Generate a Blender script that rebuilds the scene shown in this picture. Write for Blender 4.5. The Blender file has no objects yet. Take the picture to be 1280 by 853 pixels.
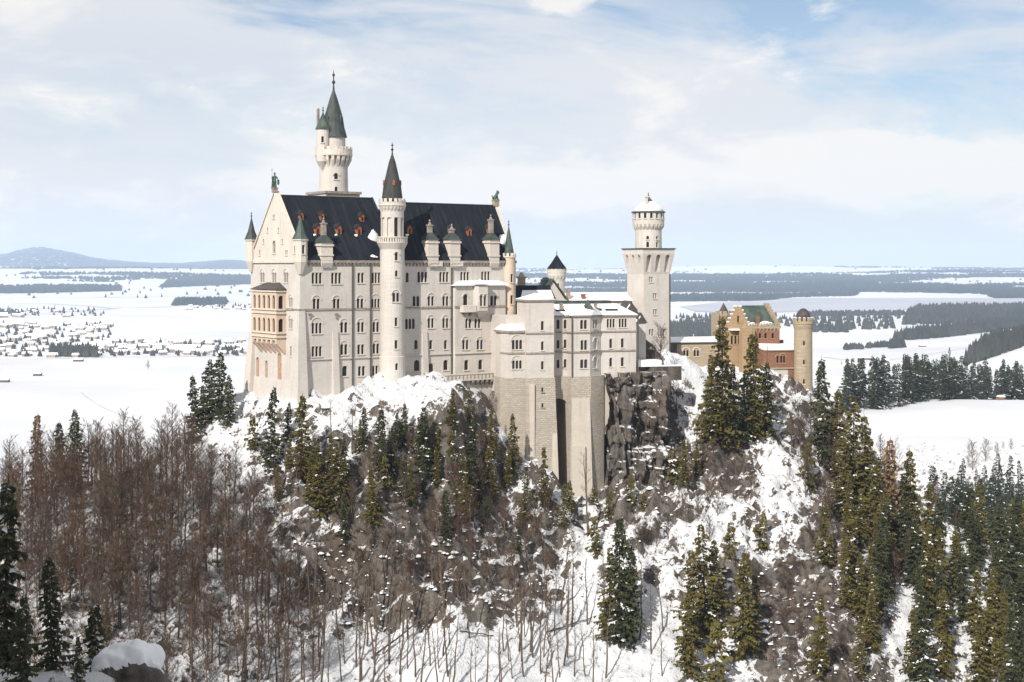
import bpy, math, random
import numpy as np
from mathutils import Vector, Matrix

# ------------------------------------------------------------------ camera, sky, sun, exposure
SC = bpy.context.scene
COL = SC.collection
FPX = 1777.8          # focal length in photo pixels (50 mm on 36 mm over 1280 px)
HY = 333.5            # photo row of the horizon
cam_d = bpy.data.cameras.new('camera'); cam = bpy.data.objects.new('camera', cam_d); COL.objects.link(cam)
cam.location = (0, 0, 0); cam.rotation_euler = (math.radians(90), 0, 0)
cam_d.lens = 50; cam_d.sensor_width = 36; cam_d.shift_y = -93/1280
cam_d.clip_start = 1; cam_d.clip_end = 80000
SC.camera = cam

SUN_EL = math.radians(37)
SUN_AZ = math.radians(-116)      # direction TO the sun in the xy plane (behind the camera, to the left)
sun_vec = Vector((math.cos(SUN_AZ)*math.cos(SUN_EL), math.sin(SUN_AZ)*math.cos(SUN_EL), math.sin(SUN_EL)))
sd = bpy.data.lights.new('sun', 'SUN'); sun = bpy.data.objects.new('sun', sd); COL.objects.link(sun)
sd.energy = 4.6; sd.angle = math.radians(0.5); sd.color = (1.0, 0.95, 0.875)
sun.rotation_euler = sun_vec.to_track_quat('Z', 'Y').to_euler()
sun.location = (-60, -60, 120)

SC.view_settings.view_transform = 'Standard'; SC.view_settings.look = 'None'
SC.view_settings.gamma = 1; SC.view_settings.use_curve_mapping = False
SC.view_settings.exposure = 0.5

W = bpy.data.worlds.new('World'); SC.world = W; W.use_nodes = True
def build_world():
    nt = W.node_tree; N = nt.nodes; L = nt.links; N.clear()
    out = N.new('ShaderNodeOutputWorld'); bg = N.new('ShaderNodeBackground')
    bg.inputs['Strength'].default_value = 0.07
    sky = N.new('ShaderNodeTexSky'); sky.sky_type = 'NISHITA'; sky.sun_disc = False
    sky.sun_elevation = SUN_EL
    sky.sun_rotation = math.radians(90) - SUN_AZ     # Blender: rotation 0 is +Y, clockwise
    sky.altitude = 900; sky.air_density = 1.0; sky.dust_density = 0.6; sky.ozone_density = 1.6
    tc = N.new('ShaderNodeTexCoord'); sep = N.new('ShaderNodeSeparateXYZ'); L.new(tc.outputs['Generated'], sep.inputs[0])
    def math_(op, a, b=None, c=None, clamp=False):
        n = N.new('ShaderNodeMath'); n.operation = op; n.use_clamp = clamp
        for i, v in enumerate((a, b, c)):
            if v is None: continue
            if isinstance(v, (int, float)): n.inputs[i].default_value = v
            else: L.new(v, n.inputs[i])
        return n.outputs[0]
    az = math_('ARCTAN2', sep.outputs[0], sep.outputs[1])     # 0 straight ahead
    el = math_('ARCSINE', sep.outputs[2])
    def noise(sx, sy, off, scale, detail, rough, dist=0.0, skew=0.0):
        cx = N.new('ShaderNodeCombineXYZ')
        L.new(math_('ADD', math_('MULTIPLY', az, sx), math_('MULTIPLY', el, skew)), cx.inputs[0])
        L.new(math_('MULTIPLY', el, sy), cx.inputs[1]); cx.inputs[2].default_value = off
        t = N.new('ShaderNodeTexNoise'); t.inputs['Scale'].default_value = scale; t.inputs['Detail'].default_value = detail
        t.inputs['Roughness'].default_value = rough; t.inputs['Distortion'].default_value = dist
        L.new(cx.outputs[0], t.inputs['Vector']); return t.outputs['Fac']
    def ramp(v, a, b):
        m = N.new('ShaderNodeMapRange'); m.interpolation_type = 'SMOOTHSTEP'
        m.inputs['From Min'].default_value = a; m.inputs['From Max'].default_value = b
        L.new(v, m.inputs['Value']); return m.outputs['Result']
    def blob(a0, e0, ra, re):       # soft patch of sky round azimuth a0, elevation e0 (radians)
        da = math_('DIVIDE', math_('SUBTRACT', az, a0), ra); de = math_('DIVIDE', math_('SUBTRACT', el, e0), re)
        r2 = math_('ADD', math_('MULTIPLY', da, da), math_('MULTIPLY', de, de))
        return math_('POWER', 2.718, math_('MULTIPLY', r2, -1.0))
    hi = noise(1.0, 3.2, 2.3, 5.0, 7, 0.62, 0.4, 1.2)        # high thin veils in slanting streaks
    mid = noise(1.0, 2.2, 7.7, 9.0, 8, 0.60, 0.3)            # soft heaped cloud lower down
    f = lambda px: math.atan((px-640)/FPX)
    g = lambda py: math.atan((HY-py)/FPX)
    blue = math_('ADD', math_('MULTIPLY', blob(f(990), g(-8), .15, .030), .85), math_('MULTIPLY', blob(f(180), g(110), .20, .045), .26))
    blue = math_('ADD', blue, math_('MULTIPLY', blob(f(470), g(165), .10, .022), .18))
    blue = math_('ADD', blue, math_('MULTIPLY', blob(f(1250), g(120), .12, .02), .15))
    veil = math_('SUBTRACT', ramp(hi, .22, .56), blue)
    veil = math_('MAXIMUM', math_('MULTIPLY', veil, 1.0), 0.10)
    bank = math_('ADD', math_('MULTIPLY', blob(f(360), g(215), .05, .014), .5), math_('MULTIPLY', blob(f(1150), g(215), .13, .022), .62))
    bank = math_('ADD', bank, math_('MULTIPLY', blob(f(620), g(240), .16, .018), .45))
    bank = math_('ADD', bank, math_('MULTIPLY', blob(f(40), g(245), .10, .015), .25))
    heap = ramp(math_('ADD', mid, math_('MULTIPLY', bank, .5)), .50, .68)
    low = ramp(el, 0.125, 0.0)                              # pale haze-cloud toward the horizon
    cov = math_('MAXIMUM', veil, math_('MULTIPLY', heap, .95), clamp=True)
    cov = math_('MAXIMUM', cov, math_('MULTIPLY', low, .92), clamp=True)
    ccol = N.new('ShaderNodeMix'); ccol.data_type = 'RGBA'
    L.new(heap, ccol.inputs['Factor']); ccol.inputs['A'].default_value = (7.95, 8.08, 8.35, 1); ccol.inputs['B'].default_value = (9.7, 9.4, 9.0, 1)
    mix = N.new('ShaderNodeMix'); mix.data_type = 'RGBA'
    L.new(cov, mix.inputs['Factor']); L.new(sky.outputs[0], mix.inputs['A']); L.new(ccol.outputs['Result'], mix.inputs['B'])
    L.new(mix.outputs['Result'], bg.inputs['Color']); L.new(bg.outputs[0], out.inputs['Surface'])
build_world()

SC.render.engine = 'CYCLES'
SC.cycles.max_bounces = 5; SC.cycles.diffuse_bounces = 3; SC.cycles.glossy_bounces = 2; SC.cycles.transmission_bounces = 2
SC.cycles.volume_bounces = 1; SC.cycles.transparent_max_bounces = 4
SC.cycles.use_denoising = True
try: SC.cycles.denoiser = 'OPENIMAGEDENOISE'; SC.cycles.denoising_input_passes = 'RGB_ALBEDO_NORMAL'
except Exception: pass

RND = random.Random(11)
NR = np.random.default_rng(5)

# ------------------------------------------------------------------ materials
def srgb(r, g, b):
    return tuple(((c/255)/12.92 if c/255 <= .04045 else ((c/255+.055)/1.055)**2.4) for c in (r, g, b))
class NT:
    def __init__(s, name):
        s.m = bpy.data.materials.new(name); s.m.use_nodes = True
        s.t = s.m.node_tree; s.N = s.t.nodes; s.L = s.t.links
        s.b = s.N['Principled BSDF']; s.b.inputs['Roughness'].default_value = .85
        s.b.inputs['Specular IOR Level'].default_value = .25
        s.tc = s.N.new('ShaderNodeTexCoord')
        s.geo = s.N.new('ShaderNodeNewGeometry')
    def noise(s, scale, detail=4, rough=.55, vec=None, sc3=None):
        t = s.N.new('ShaderNodeTexNoise'); t.inputs['Scale'].default_value = scale; t.inputs['Detail'].default_value = detail
        t.inputs['Roughness'].default_value = rough
        v = vec or s.tc.outputs['Object']
        if sc3:
            mp = s.N.new('ShaderNodeMapping'); mp.inputs['Scale'].default_value = sc3; s.L.new(v, mp.inputs[0]); v = mp.outputs[0]
        s.L.new(v, t.inputs['Vector']); return t.outputs['Fac']
    def ramp(s, v, a, b, lo=0., hi=1.):
        m = s.N.new('ShaderNodeMapRange'); m.interpolation_type = 'SMOOTHSTEP'
        m.inputs['From Min'].default_value = a; m.inputs['From Max'].default_value = b
        m.inputs['To Min'].default_value = lo; m.inputs['To Max'].default_value = hi
        s.L.new(v, m.inputs['Value']); return m.outputs['Result']
    def mix(s, f, a, b):
        m = s.N.new('ShaderNodeMix'); m.data_type = 'RGBA'
        if isinstance(f, float): m.inputs['Factor'].default_value = f
        else: s.L.new(f, m.inputs['Factor'])
        for k, c in (('A', a), ('B', b)):
            if isinstance(c, tuple): m.inputs[k].default_value = (*c[:3], 1)
            else: s.L.new(c, m.inputs[k])
        return m.outputs['Result']
    def math(s, op, a, b=0., clamp=False):
        n = s.N.new('ShaderNodeMath'); n.operation = op; n.use_clamp = clamp
        for i, v in enumerate((a, b)):
            if isinstance(v, (int, float)): n.inputs[i].default_value = v
            else: s.L.new(v, n.inputs[i])
        return n.outputs[0]
    def bump(s, h, strength=.4, dist=.2):
        b = s.N.new('ShaderNodeBump'); b.inputs['Strength'].default_value = strength; b.inputs['Distance'].default_value = dist
        s.L.new(h, b.inputs['Height']); s.L.new(b.outputs[0], s.b.inputs['Normal'])
    def col(s, c):
        if isinstance(c, tuple): s.b.inputs['Base Color'].default_value = (*c[:3], 1)
        else: s.L.new(c, s.b.inputs['Base Color'])
        return s.m
def simple(name, c, var=.25, scale=.8, rough=.85, spec=.25, bump=0.):
    n = NT(name); n.b.inputs['Roughness'].default_value = rough; n.b.inputs['Specular IOR Level'].default_value = spec
    d = tuple(x*(1-var) for x in c); l = tuple(min(1, x*(1+var)) for x in c)
    f = n.noise(scale, 5, .6)
    if bump: n.bump(n.noise(scale*3, 4), bump, .15)
    return n.col(n.mix(n.ramp(f, .3, .7), d, l))
def plaster(name, c, streak=.6):
    n = NT(name)
    big = n.noise(.12, 5, .6); st = n.noise(1.0, 5, .65, sc3=(1.1, 1.1, .07)); fine = n.noise(2.5, 4)
    c1 = n.mix(n.ramp(big, .35, .7), tuple(x*.90 for x in c), c)
    c2 = n.mix(n.ramp(st, .50, .78, 0, streak), c1, tuple(x*f for x, f in zip(c, (.60, .57, .54))))
    # coursed ashlar joints, barely seen
    sp = n.N.new('ShaderNodeSeparateXYZ'); n.L.new(n.tc.outputs['Object'], sp.inputs[0])
    cb = n.N.new('ShaderNodeCombineXYZ'); n.L.new(n.math('ADD', sp.outputs[0], sp.outputs[1]), cb.inputs[0]); n.L.new(sp.outputs[2], cb.inputs[1])
    br = n.N.new('ShaderNodeTexBrick'); n.L.new(cb.outputs[0], br.inputs['Vector']); br.inputs['Scale'].default_value = 1.0
    br.inputs['Brick Width'].default_value = 1.1; br.inputs['Row Height'].default_value = .5; br.inputs['Mortar Size'].default_value = .03
    br.inputs['Color1'].default_value = (1, 1, 1, 1); br.inputs['Color2'].default_value = (.93, .92, .91, 1); br.inputs['Mortar'].default_value = (.86, .85, .83, 1)
    mm = n.N.new('ShaderNodeMix'); mm.data_type = 'RGBA'; mm.blend_type = 'MULTIPLY'; mm.inputs['Factor'].default_value = .8
    n.L.new(c2, mm.inputs['A']); n.L.new(br.outputs['Color'], mm.inputs['B'])
    n.bump(fine, .15, .05)
    return n.col(mm.outputs['Result'])
def ashlar(name, c, c2, w=1.3, h=.6):
    n = NT(name)
    sp = n.N.new('ShaderNodeSeparateXYZ'); n.L.new(n.tc.outputs['Object'], sp.inputs[0])
    cb = n.N.new('ShaderNodeCombineXYZ'); wob = n.math('MULTIPLY', n.math('SUBTRACT', n.noise(.9, 3), .5), .5)
    n.L.new(n.math('ADD', n.math('ADD', sp.outputs[0], sp.outputs[1]), wob), cb.inputs[0]); n.L.new(n.math('ADD', sp.outputs[2], n.math('MULTIPLY', wob, .7)), cb.inputs[1])
    br = n.N.new('ShaderNodeTexBrick'); n.L.new(cb.outputs[0], br.inputs['Vector']); br.inputs['Scale'].default_value = 1.0
    br.inputs['Brick Width'].default_value = w; br.inputs['Row Height'].default_value = h; br.inputs['Mortar Size'].default_value = .05
    br.inputs['Color1'].default_value = (*c, 1); br.inputs['Color2'].default_value = (*c2, 1); br.inputs['Mortar'].default_value = (*[x*.66 for x in c], 1)
    big = n.noise(.18, 5, .65); st = n.noise(1.0, 5, .6, sc3=(.8, .8, .05))
    k = n.mix(n.ramp(big, .35, .7, 0, .55), br.outputs['Color'], tuple(x*.72 for x in c))
    k = n.mix(n.ramp(st, .55, .8, 0, .5), k, (c[0]*.62, c[1]*.55, c[2]*.47))
    n.bump(n.math('ADD', n.noise(2.2, 4, .7), n.math('MULTIPLY', br.outputs['Fac'], -.6)), .9, .25)
    return n.col(k)
M = {}
M['plaster'] = plaster('pale_limestone', (.525, .488, .448))
M['plaster_warm'] = plaster('warm_limestone', (.575, .52, .46))
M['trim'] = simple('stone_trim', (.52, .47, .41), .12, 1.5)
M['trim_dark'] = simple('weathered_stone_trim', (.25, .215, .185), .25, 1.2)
M['peach'] = plaster('peach_sandstone', (.56, .44, .345), .4)
M['terracotta'] = simple('terracotta_panel', (.40, .22, .13), .25, 1.0)
M['slate'] = simple('black_slate', (.022, .024, .030), .35, .5, .55, .3)
def slate():
    n = NT('black_slate_roof'); n.b.inputs['Roughness'].default_value = .9; n.b.inputs['Specular IOR Level'].default_value = .03
    st = n.noise(1.0, 4, .6, sc3=(1.3, .12, .12)); big = n.noise(.2, 4)
    k = n.mix(n.ramp(st, .4, .75), (.012, .014, .019), (.024, .027, .033))
    k = n.mix(n.ramp(big, .5, .8, 0, .6), k, (.020, .023, .028))
    n.bump(n.noise(1.5, 3), .2, .1); return n.col(k)
M['slate_roof'] = slate()
M['slate_brown'] = simple('brown_slate', (.060, .052, .048), .3, .7, .7)
M['slate_grey'] = simple('grey_green_slate', (.036, .038, .036), .3, .7, .7)
M['copper'] = simple('green_copper', (.052, .070, .060), .4, .5, .6)
M['copper_dark'] = simple('dark_copper', (.040, .048, .044), .35, .5, .6)
M['bronze'] = simple('verdigris_bronze', (.06, .10, .075), .4, 1.5, .5)
M['iron'] = simple('dark_iron', (.035, .038, .040), .2, 1.0, .5)
M['pipe'] = simple('drainpipe_zinc', (.075, .070, .066), .2, 1.0, .6)
M['wood'] = simple('rusty_red_wood', (.27, .095, .038), .3, 1.5)
M['board'] = simple('orange_boards', (.62, .27, .035), .2, 1.5)
M['brick'] = ashlar('red_brick', (.33, .175, .105), (.26, .125, .08), .6, .3)
M['yellow'] = ashlar('yellow_sandstone', (.46, .32, .19), (.40, .27, .155), .9, .45)
M['cream'] = ashlar('cream_tower_stone', (.44, .36, .255), (.37, .29, .20), .9, .45)
M['ashlar'] = ashlar('rough_ashlar', (.49, .435, .365), (.39, .34, .28), 1.0, .5)
M['buttress'] = plaster('smooth_buttress_stone', (.52, .465, .40), .6)
def glass():
    n = NT('dark_window_glass'); n.b.inputs['Roughness'].default_value = .35; n.b.inputs['Specular IOR Level'].default_value = .35
    return n.col(n.mix(n.ramp(n.noise(.35, 2), .4, .7), (.010, .010, .012), (.030, .026, .024)))
M['glass'] = glass()
def snow():
    n = NT('snow'); n.b.inputs['Roughness'].default_value = .6
    n.bump(n.noise(.6, 6, .6), .35, .3)
    return n.col(n.mix(n.ramp(n.noise(.1, 4), .3, .7), (.68, .69, .71), (.76, .76, .76)))
M['snow'] = snow()
def rockmat():
    n = NT('cliff_rock')
    st = n.noise(1.0, 7, .7, sc3=(.35, .35, .06)); f = n.noise(.9, 8, .7); big = n.noise(.09, 4)
    k = n.mix(n.ramp(st, .35, .68), (.034, .028, .024), (.155, .135, .118))
    k = n.mix(n.ramp(f, .5, .75, 0, .7), k, (.24, .205, .17))
    k = n.mix(n.ramp(big, .52, .7, 0, .6), k, (.10, .072, .05))
    n.bump(n.math('ADD', st, f), 1.0, .8); n.last = k
    return n
M['rock'] = (lambda n: n.col(n.last))(rockmat())
M['bark'] = simple('grey_brown_bark', (.098, .073, .052), .35, 1.2)
M['bark_dark'] = simple('spruce_bark', (.060, .045, .034), .3, 1.0)
M['twigs'] = simple('brown_twigs', (.074, .047, .031), .35, .35)
M['twigs_grey'] = simple('grey_brown_twigs', (.076, .056, .043), .35, .35)
M['twigs_red'] = simple('russet_twigs', (.092, .053, .033), .35, .35)
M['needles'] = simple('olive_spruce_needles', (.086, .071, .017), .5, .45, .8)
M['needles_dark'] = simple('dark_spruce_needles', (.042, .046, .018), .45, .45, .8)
M['needles_far'] = simple('grey_green_spruce_needles', (.036, .046, .030), .35, .2, .9)
M['larch'] = simple('bare_larch_twigs', (.17, .105, .05), .35, .5)
M['log'] = simple('dead_wood', (.095, .070, .052), .3, .8)
M['forest'] = simple('far_forest', (.022, .030, .026), .4, .01, .95)
M['forest_mid'] = simple('mid_forest', (.034, .036, .028), .4, .02, .95)
M['farwall'] = simple('house_wall', (.24, .20, .175), .35, .05)
M['ice'] = simple('lake_ice', (.36, .365, .40), .10, .002, .5)

# ------------------------------------------------------------------ mesh builder and object helpers
class MB:
    def __init__(s): s.v = []; s.f = []; s.m = []
    def add(s, vs, fs, m=0):
        o = len(s.v); s.v.extend(vs); s.f.extend([tuple(i+o for i in f) for f in fs]); s.m.extend([m]*len(fs)); return s
    def box(s, x0, x1, y0, y1, z0, z1, m=0):
        return s.add([(x0,y0,z0),(x1,y0,z0),(x1,y1,z0),(x0,y1,z0),(x0,y0,z1),(x1,y0,z1),(x1,y1,z1),(x0,y1,z1)],
                     [(3,2,1,0),(4,5,6,7),(0,1,5,4),(1,2,6,5),(2,3,7,6),(3,0,4,7)], m)
    def frustum(s, b, t, z0, z1, m=0):       # b,t = (x0,x1,y0,y1)
        return s.add([(b[0],b[2],z0),(b[1],b[2],z0),(b[1],b[3],z0),(b[0],b[3],z0),(t[0],t[2],z1),(t[1],t[2],z1),(t[1],t[3],z1),(t[0],t[3],z1)],
                     [(3,2,1,0),(4,5,6,7),(0,1,5,4),(1,2,6,5),(2,3,7,6),(3,0,4,7)], m)
    def prism(s, poly, z0, z1, m=0):         # ccw poly in xy
        n = len(poly); vs = [(x,y,z0) for x,y in poly]+[(x,y,z1) for x,y in poly]
        fs = [tuple(range(n-1,-1,-1)), tuple(range(n,2*n))]+[(i,(i+1)%n,n+(i+1)%n,n+i) for i in range(n)]
        return s.add(vs, fs, m)
    def prism_x(s, poly, x0, x1, m=0):       # poly of (y,z), ccw seen from +x
        n = len(poly); vs = [(x0,y,z) for y,z in poly]+[(x1,y,z) for y,z in poly]
        fs = [tuple(range(n-1,-1,-1)), tuple(range(n,2*n))]+[(i,(i+1)%n,n+(i+1)%n,n+i) for i in range(n)]
        return s.add(vs, fs, m)
    def prism_y(s, poly, y0, y1, m=0):       # poly of (x,z), ccw seen from -y
        n = len(poly); vs = [(x,y0,z) for x,z in poly]+[(x,y1,z) for x,z in poly]
        fs = [tuple(range(n)), tuple(range(2*n-1,n-1,-1))]+[((i+1)%n,i,n+i,n+(i+1)%n) for i in range(n)]
        return s.add(vs, fs, m)
    def lathe(s, prof, n=24, cx=0, cy=0, m=0, rot=0.):     # closed solid of revolution, prof = (r,z) bottom to top
        vs = []; fs = []; rings = []
        for r, z in prof:
            if r < 1e-4: rings.append([len(vs)]); vs.append((cx,cy,z))
            else:
                a = len(vs); rings.append(list(range(a,a+n)))
                vs += [(cx+r*math.cos(rot+2*math.pi*i/n), cy+r*math.sin(rot+2*math.pi*i/n), z) for i in range(n)]
        if len(rings[0]) > 1: fs.append(tuple(reversed(rings[0])))
        if len(rings[-1]) > 1: fs.append(tuple(rings[-1]))
        for A, B in zip(rings, rings[1:]):
            for i in range(n):
                j = (i+1) % n
                if len(A) > 1 and len(B) > 1: fs.append((A[i],A[j],B[j],B[i]))
                elif len(A) > 1: fs.append((A[i],A[j],B[0]))
                elif len(B) > 1: fs.append((A[0],B[j],B[i]))
        return s.add(vs, fs, m)
    def tube(s, p, q, r0, r1, n=6, m=0):
        p = Vector(p); q = Vector(q); d = (q-p).normalized(); a = d.orthogonal().normalized(); b = d.cross(a)
        vs = []
        for c, r in ((p, r0), (q, r1)):
            for i in range(n):
                t = 2*math.pi*i/n; vs.append(tuple(c+a*(r*math.cos(t))+b*(r*math.sin(t))))
        fs = [(i,(i+1)%n,n+(i+1)%n,n+i) for i in range(n)]+[tuple(range(n-1,-1,-1)), tuple(range(n,2*n))]
        return s.add(vs, fs, m)
    def blob(s, c, r, sq=(1,1,1), seed=0, m=0, nu=10, nv=7, amp=.25):
        rg = random.Random(seed); vs = []; fs = []
        ph = [rg.uniform(0, 6.28) for _ in range(6)]
        for j in range(nv+1):
            t = math.pi*j/nv
            for i in range(nu):
                a = 2*math.pi*i/nu
                k = 1+amp*(math.sin(2*a+ph[0])*math.sin(t*2+ph[1])+.6*math.sin(3*a+ph[2]+2*t))
                vs.append((c[0]+r*sq[0]*k*math.sin(t)*math.cos(a), c[1]+r*sq[1]*k*math.sin(t)*math.sin(a), c[2]+r*sq[2]*k*math.cos(t)))
        for j in range(nv):
            for i in range(nu): fs.append((j*nu+i, (j+1)*nu+i, (j+1)*nu+(i+1)%nu, j*nu+(i+1)%nu))
        return s.add(vs, fs, m)
    def xf(s, M4, o=0):
        for i in range(o, len(s.v)): s.v[i] = tuple(M4 @ Vector(s.v[i]))
        return s
    def mesh(s, name, mats, smooth=False):
        me = bpy.data.meshes.new(name); me.from_pydata(s.v, [], s.f)
        for mt in (mats if isinstance(mats, (list, tuple)) else [mats]): me.materials.append(mt)
        if any(s.m): me.polygons.foreach_set('material_index', s.m)
        if smooth: me.polygons.foreach_set('use_smooth', [True]*len(me.polygons))
        me.update(); return me
    def build(s, name, mats, parent=None, smooth=False, loc=None):
        o = bpy.data.objects.new(name, s.mesh(name, mats, smooth)); COL.objects.link(o)
        if parent is not None:
            o.parent = parent
            if loc is None and 'zb' in parent: loc = (0, 0, -parent['zb'])
        if loc: o.location = loc
        return o
def tag(o, label=None, cat=None, group=None, kind=None):
    if label: o['label'] = label
    if cat: o['category'] = cat
    if group: o['group'] = group
    if kind: o['kind'] = kind
    return o
def empty(name, loc, rz=0, label=None, cat=None, group=None):
    o = bpy.data.objects.new(name, None); COL.objects.link(o); o.location = loc; o.rotation_euler = (0, 0, rz)
    o.empty_display_size = .5
    return tag(o, label, cat, group)
def mesh_np(name, v, f, mats, attrs=None, smooth=False, mi=None):
    """fast mesh from numpy: v (n,3), f (m,k)"""
    me = bpy.data.meshes.new(name); k = f.shape[1]
    me.vertices.add(len(v)); me.vertices.foreach_set('co', np.ascontiguousarray(v, dtype=np.float32).ravel())
    me.loops.add(f.size); me.loops.foreach_set('vertex_index', np.ascontiguousarray(f, dtype=np.int32).ravel())
    me.polygons.add(len(f)); me.polygons.foreach_set('loop_start', np.arange(0, f.size, k, dtype=np.int32))
    for mt in (mats if isinstance(mats, (list, tuple)) else [mats]): me.materials.append(mt)
    if mi is not None: me.polygons.foreach_set('material_index', np.asarray(mi, dtype=np.int32))
    if smooth: me.polygons.foreach_set('use_smooth', np.ones(len(f), dtype=bool))
    for nm, a in (attrs or {}).items():
        at = me.attributes.new(nm, 'FLOAT', 'POINT'); at.data.foreach_set('value', np.asarray(a, dtype=np.float32))
    me.update(calc_edges=True); me.validate(); return me
def obj_np(name, *a, **k):
    o = bpy.data.objects.new(name, mesh_np(name, *a, **k)); COL.objects.link(o); return o

class Frame:
    """a building's plan axes: x along the front, y away from the viewer; px() finds where a photo point lies on a plane of it"""
    def __init__(s, X, Y, deg):
        s.O = (X, Y); a = math.radians(deg); s.a = a; s.u = (math.cos(a), math.sin(a)); s.w = (-math.sin(a), math.cos(a))
    def depth(s, x, y): return s.O[1]+x*s.u[1]+y*s.w[1]
    def X(s, px, y=0.):
        k = (px-640)/FPX; return (k*(s.O[1]+y*s.w[1])-(s.O[0]+y*s.w[0]))/(s.u[0]-k*s.u[1])
    def Y(s, px, x=0.):
        k = (px-640)/FPX; return (k*(s.O[1]+x*s.u[1])-(s.O[0]+x*s.u[0]))/(s.w[0]-k*s.w[1])
    def Z(s, py, x, y=0.): return -(py-HY)/FPX*s.depth(x, y)
    def world(s, x, y, z=0): return (s.O[0]+x*s.u[0]+y*s.w[0], s.O[1]+x*s.u[1]+y*s.w[1], z)
    def root(s, name, zb, label, cat, group=None):
        o = empty(name, (s.O[0], s.O[1], zb), s.a, label, cat, group); o['zb'] = zb; return o
# ------------------------------------------------------------------ terrain
def _hash(i, j, seed):
    h = (i.astype(np.int64)*374761393 + j.astype(np.int64)*668265263 + seed*974711) & 0x7fffffff
    h = ((h ^ (h >> 13))*1274126177) & 0x7fffffff
    return ((h ^ (h >> 16)) & 0xffff)/65535.0
def vnoise(x, y, seed=0):
    xi = np.floor(x); yi = np.floor(y); fx = x-xi; fy = y-yi
    fx = fx*fx*fx*(fx*(fx*6-15)+10); fy = fy*fy*fy*(fy*(fy*6-15)+10)
    a = _hash(xi, yi, seed); b = _hash(xi+1, yi, seed); c = _hash(xi, yi+1, seed); d = _hash(xi+1, yi+1, seed)
    return (a*(1-fx)+b*fx)*(1-fy)+(c*(1-fx)+d*fx)*fy
def fbm(x, y, oct=5, seed=0, gain=.5):
    s = 0; a = 1.; t = 0
    for o in range(oct):
        s = s+a*vnoise(x+17.3*o, y-9.1*o, seed+o); t += a; a *= gain; x = x*2.03; y = y*2.03
    return s/t
def sstep(a, b, x):
    t = np.clip((x-a)/(b-a), 0, 1); return t*t*(3-2*t)
PLAIN = -170.0
def zfar(x, y):
    """the valley: a shelf of meadow on the right, the plain, then low hills rising to the horizon"""
    x = np.asarray(x, float); y = np.asarray(y, float)
    k = x/np.maximum(y, 1)
    z = np.full(np.broadcast(x, y).shape, PLAIN)
    shelf = sstep(.19, .235, k+.02*(fbm(x/150, y/150, 3, 40)-.5))*(1-sstep(900, 1500, y))
    z = z+shelf*(PLAIN*-1-88+0*y) + shelf*6*(fbm(x/120, y/120, 3, 41)-.5)
    z = z+70*sstep(.27, .42, k)*sstep(1200, 1700, y)*(1-sstep(2400, 3300, y))        # wooded rise at the right edge
    ramp = sstep(6800, 19000, y)
    hill = fbm(x/3800, y/2300, 5, 3)-.40
    z = z+ramp*(95+190*hill)
    # snowy pasture slope and the wooded ridges behind it on the left
    px = 640+FPX*k
    z = z+sstep(9000, 15500, y)*(1-sstep(17500, 20500, y))*np.exp(-((px-110)/210.)**2)*60
    z = z+sstep(19000, 23500, y)*(330*np.exp(-((px-52)/70.)**2)+60*np.exp(-((px-190)/70.)**2)+110*np.exp(-((px-290)/50.)**2)+60*np.exp(-((px+60)/50.)**2))*(.85+.3*fbm(x/900, y/900, 3, 9))
    return z

# photo point + depth -> the ground there
CP = [  # (photo x, photo y, metres from the viewer)
 (300,490,378),(330,500,366),(375,512,354),(420,506,353),(480,500,358),(510,494,357),(545,489,357),(530,522,349),(560,522,349),(585,499,362),(600,517,367),(625,545,370),
 (655,588,368),(690,615,366),(735,652,364),(757,632,372),(770,602,380),
 (627,545,378),(655,592,379),(690,612,379),(735,645,379),(722,636,386),(757,620,383),(700,600,388),
 (765,468,391),(800,466,394),(832,464,397),(782,596,385),(812,590,384),(800,575,383),(826,556,388),(848,512,398),(842,485,403),(740,470,400),(700,470,402),(660,470,404),
 (850,458,405),(880,468,412),(930,492,425),(990,500,430),(1015,497,440),
 (840,530,396),(880,566,388),(905,590,384),(895,615,374),(925,560,400),(962,545,402),(1000,600,388),(962,620,376),
 (900,645,366),(850,640,363),(800,650,360),(760,662,357),
 (720,682,353),(735,722,346),(740,780,334),(740,853,318),
 (650,650,356),(600,640,350),(552,600,346),(500,600,340),(440,600,338),(380,592,340),(330,562,348),(290,555,352),(250,545,366),
 (450,700,326),(550,700,330),(640,700,341),(450,780,318),(550,780,319),(640,780,327),(450,853,303),(550,853,304),(640,853,309),
 (300,853,290),(300,760,308),(300,660,327),(200,853,283),(200,740,306),(200,650,330),(220,590,356),
 (100,853,272),(100,740,304),(100,660,328),(100,615,352),(0,853,262),(0,740,300),(0,670,330),(0,630,352),(180,592,362),
 (840,720,346),(840,790,331),(840,853,316),(920,700,352),(920,780,336),(920,853,319),(1000,690,360),(1000,770,342),(1000,853,321),
 (960,740,350),(960,775,339),
 (1050,565,420),(1050,650,386),(1100,610,432),(1100,700,372),(1100,780,348),(1100,853,328),
 (1160,660,430),(1200,730,376),(1200,800,350),(1200,853,333),(1280,710,430),(1280,790,366),(1280,853,338)]
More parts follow.
